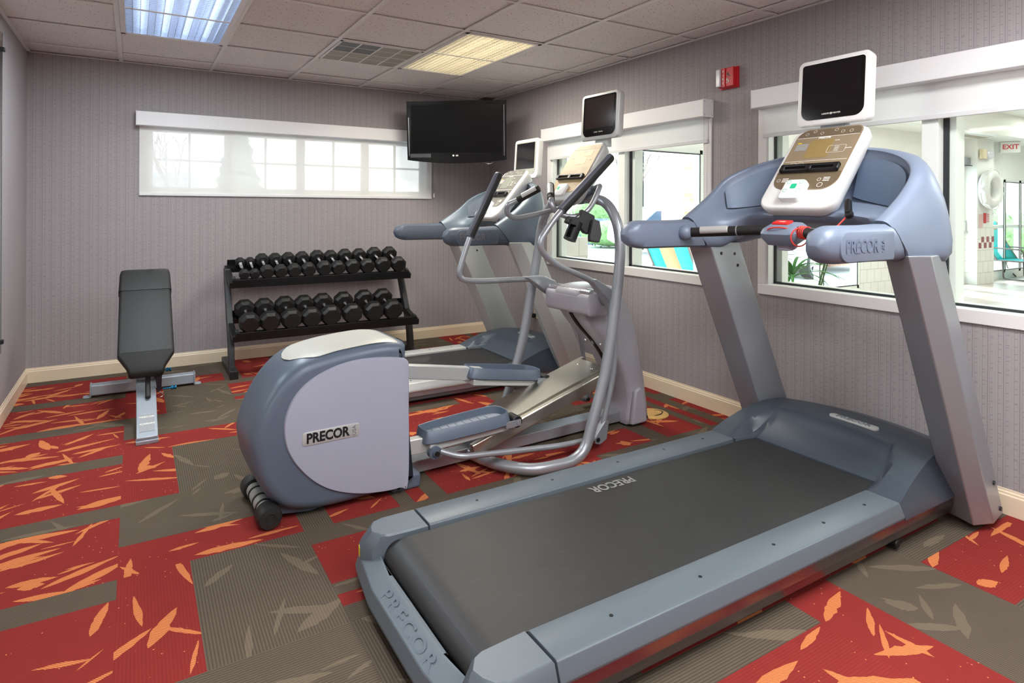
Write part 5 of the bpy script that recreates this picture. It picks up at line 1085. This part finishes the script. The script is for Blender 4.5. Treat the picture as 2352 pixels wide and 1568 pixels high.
# outdoors, seen through the glazing
struct(MB().box(-40, 60, -.2, 90, -.12, -.06).build('ground', ground_m, flat=True), 'pale sunlit paving outside the glazing', 'ground')
t = MB().box(9.0, 9.35, .9, 6, 0, 3.4); t.box(10.6, 10.9, 1.4, 6, 0, 3.4); t = tag(MB().box(8.2, 12.9, 3.0, 3.3, -.06, 3.4).build('brick_wall', brick_m, flat=True), 'brick building wall outside the pool hall door', 'brick wall')
tag(MB().box(4.6, 5.1, 1.6, 2.1, -.06, 3.4).build('brick_pier', brick_m, flat=True), 'brick pier outside the window, right of the parked car', 'brick pier')
def shrub(name, lab, cat, loc, rx, rz_, n, mat, lf=.05):
    m = MB()
    for _ in range(n):
        u = random.uniform(-1, 1); a = random.uniform(0, 2 * PI); q = random.uniform(.75, 1.0); s_ = math.sqrt(1 - u * u); c = Vector((rx * q * s_ * math.cos(a), rx * q * s_ * math.sin(a), rz_ * (1 + u * q))); d = Vector((random.gauss(0, 1), random.gauss(0, 1), random.gauss(0, 1))).normalized(); e = d.orthogonal().normalized(); m.add([c - d * lf, c + e * lf * .5, c + d * lf, c - e * lf * .5], [(0, 1, 2, 3)])
    t = thing(name, lab, cat, loc); MB().sphere((0, 0, rz_), rx * .86, rx * .86, rz_ * .9).build('core', mat, t); m.build('leaves', mat, t, recalc=False, flat=True); return t
shrub('round_bush', 'round clipped bush outside behind the cup holder of the elliptical trainer', 'bush', (12.6, 14.0, -.06), .95, .95, 900, bush_m, .07)
shrub('round_bush', 'round pale bush outside between the parked car and the lamp post', 'bush', (11.0, 11.0, -.06), 1.2, .5, 700, bush_m, .08)
shrub('round_bush', 'green bush outside behind the teal lounge chairs at the right', 'bush', (17.5, 2.2, -.06), 1.6, .7, 900, bush_m, .08)
tag(MB().box(10.6, 14.2, 12.6, 12.9, -.06, .92).build('stone_wall', pm('blue_stone', (104, 116, 138), .9, var=.3, scale=14), flat=True), 'low blue-grey stone wall outside below the round bush', 'stone wall')
def tree(lab, loc, h_, sp):
    t = thing('bare_tree', lab, 'tree', loc); m = MB()
    def br(p, d, l_, r_, k):
        q = p + d * l_; m.tube([p, (p + q) / 2 + Vector((random.uniform(-.03, .03), random.uniform(-.03, .03), 0)) * l_, q], [r_, r_ * .8, r_ * .6], 6)
        if k:
            for _ in range(3): br(q, (d + Vector((random.uniform(-sp, sp), random.uniform(-sp, sp), random.uniform(-.1, .4)))).normalized(), l_ * .68, r_ * .55, k - 1)
    br(Vector((0, 0, 0)), Vector((0, 0, 1)), h_ * .35, h_ * .02, 4); m.build('branches', bark_m, t, ang=60); return t
tree('bare tree outside behind the elliptical trainer grip', (6.2, 9.2, -.06), 4.5, .7); tree('bare tree outside left of the lamp post', (8.0, 6.3, -.06), 3.6, .7); tree('bare tree outside at the far right behind the lounge chairs', (19.5, 3.5, -.06), 5, .8)
t = thing('lamp_post', 'thin dark lamp post outside seen through the window behind the elliptical', 'lamp post', (11.2, 9.6, -.06)); mb = MB(); mb.tube(fillet([(0, 0, 0), (0, 0, 3.6), (1.3, -.8, 3.65)], .05), .05, 8); mb.build('pole', MATS['screw_dark'], t); MB().box(1.1, 1.7, -1.0, -.7, 3.58, 3.68).build('lamp_head', silver_m, t)
t = thing('road_sign', 'small rectangular road sign outside right of the lamp post', 'sign', (13.4, 10.2, -.06)); MB().cyl((0, 0, 0), (0, 0, 1.9), .04, 8).build('post', silver_m, t); F = frame((0, 0, 1.6), (.8, -.6, 0), (0, 0, 1)); o = MB().fbox(F, -.5, .5, -.3, .3, .04, .08).build('panel', silver2_m, t)
for k in range(3): MB().fbox(F, -.4, .4, -.2 + .16 * k, -.14 + .16 * k, .08, .085).build('line', MATS['screw_dark'], o)
def car(lab, loc, rz, paint, suv):
    t = thing('car', lab, 'car', loc, rz); hb, hr = (.95, 1.75) if suv else (.85, 1.42)
    side = [(-2.2, .35), (-2.25, .75), (-2.15, hb), (-1.2, hb + .06), (-.75, hr - .06), (-.5, hr), (1.5, hr), (1.8, hr - .15), (2.15, hb), (2.2, .4), (1.95, .28), (-1.95, .28)]
    m = MB(); m.loft([[(a, y * (.86 if b > hb + .03 else 1), b) for a, b in side] for y in (-.88, .88)]); m.build('body', paint, t, bevel=.05, seg=3)
    for s in (-1, 1):
        g = MB(); g.loft([[(a, s * y, b) for a, b in ((-1.0, hb + .08), (-.65, hr - .12), (.25, hr - .12), (.25, hb + .08))] for y in (.80, .87)]); g.loft([[(a, s * y, b) for a, b in ((.35, hb + .08), (.35, hr - .12), (1.4, hr - .12), (1.85, hb + .08))] for y in (.80, .87)]); g.build('side_window', carg_m, t)
        for x in (-1.35, 1.35):
            wl = MB().lathe(frame((x, s * .80, .33), (1, 0, 0), (0, 0, 1) if s < 0 else (0, 0, -1)), [(.001, -.1), (.33, -.1), (.33, .1), (.24, .1), (.24, .07), (.001, .07)], 28).build('tyre', rubber_m, t)
            r_ = MB(); Fw = frame((x, s * .885, .33), (1, 0, 0), (0, 0, 1))
            for k in range(9): a = 2 * PI * k / 9; r_.tube([Fw(0, 0), Fw(.23 * math.cos(a), .23 * math.sin(a))], .022, 6)
            r_.tube([Fw(.24 * math.cos(2 * PI * k / 24), .24 * math.sin(2 * PI * k / 24)) for k in range(24)], .02, 6, loop=True); r_.build('wheel_rim', chrome_m, wl)
    g = MB(); g.loft([[(-1.22, y, hb + .07), (-.80, y * .86, hr - .07), (-.83, y * .86, hr - .07), (-1.26, y, hb + .07)] for y in (-.7, .7)]); g.build('windscreen', carg_m, t); return t
car('white car parked outside beyond the glazing, left of the brick pier', (11.4, 8.0, -.06), R(165), carw_m, False)
car('dark blue car parked outside, seen past the cup holder', (6.4, 14.5, -.06), R(100), carb_m, False)
car('white car parked outside, its wheel seen behind the papyrus plant', (9.4, 2.6, -.06), R(8), carw_m, False)
# behind the sheer shade of the back window
t = thing('conifer_tree', 'tall pointed conifer outside, a grey silhouette through the sheer shade', 'tree', (-1.66, 6.0, -.06)); m = MB(); random.seed(3)
for k in range(16): 
    z = .5 + k * .17; r_ = .62 * (1 - k / 17); n = 22; m.loft([[(r_ * (1 + .18 * random.uniform(-1, 1)) * math.cos(2 * PI * i / n), r_ * math.sin(2 * PI * i / n), z - .12 * (i % 2)) for i in range(n)], [(.03 * math.cos(2 * PI * i / n), .03 * math.sin(2 * PI * i / n), z + .55 * (1 - k / 22)) for i in range(n)]])
m.build('foliage', pm('conifer_green', (70, 92, 70), .9, var=.3), t, flat=True); MB().cyl((0, 0, 0), (0, 0, .6), .1, 10).build('trunk', bark_m, t)
t = thing('low_building', 'low grey building outside, faint through the left of the sheer shade', 'building', (-2.3, 14, -.06)); MB().box(-.66, .66, 0, 2.4, 0, 2.15).build('walls', pm('building_grey', (170, 172, 176), .9), t, flat=True); MB().loft([[(-.72, -.1, 2.15), (.72, -.1, 2.15), (.72, 2.5, 2.15), (-.72, 2.5, 2.15)], [(-.6, .1, 2.32), (.6, .1, 2.32), (.6, 2.3, 2.32), (-.6, 2.3, 2.32)]]).build('roof', silver_m, t, flat=True)
tree('bare tree outside, faint behind the left panes of the sheer shade', (-2.35, 8.0, -.06), 3.2, .8)
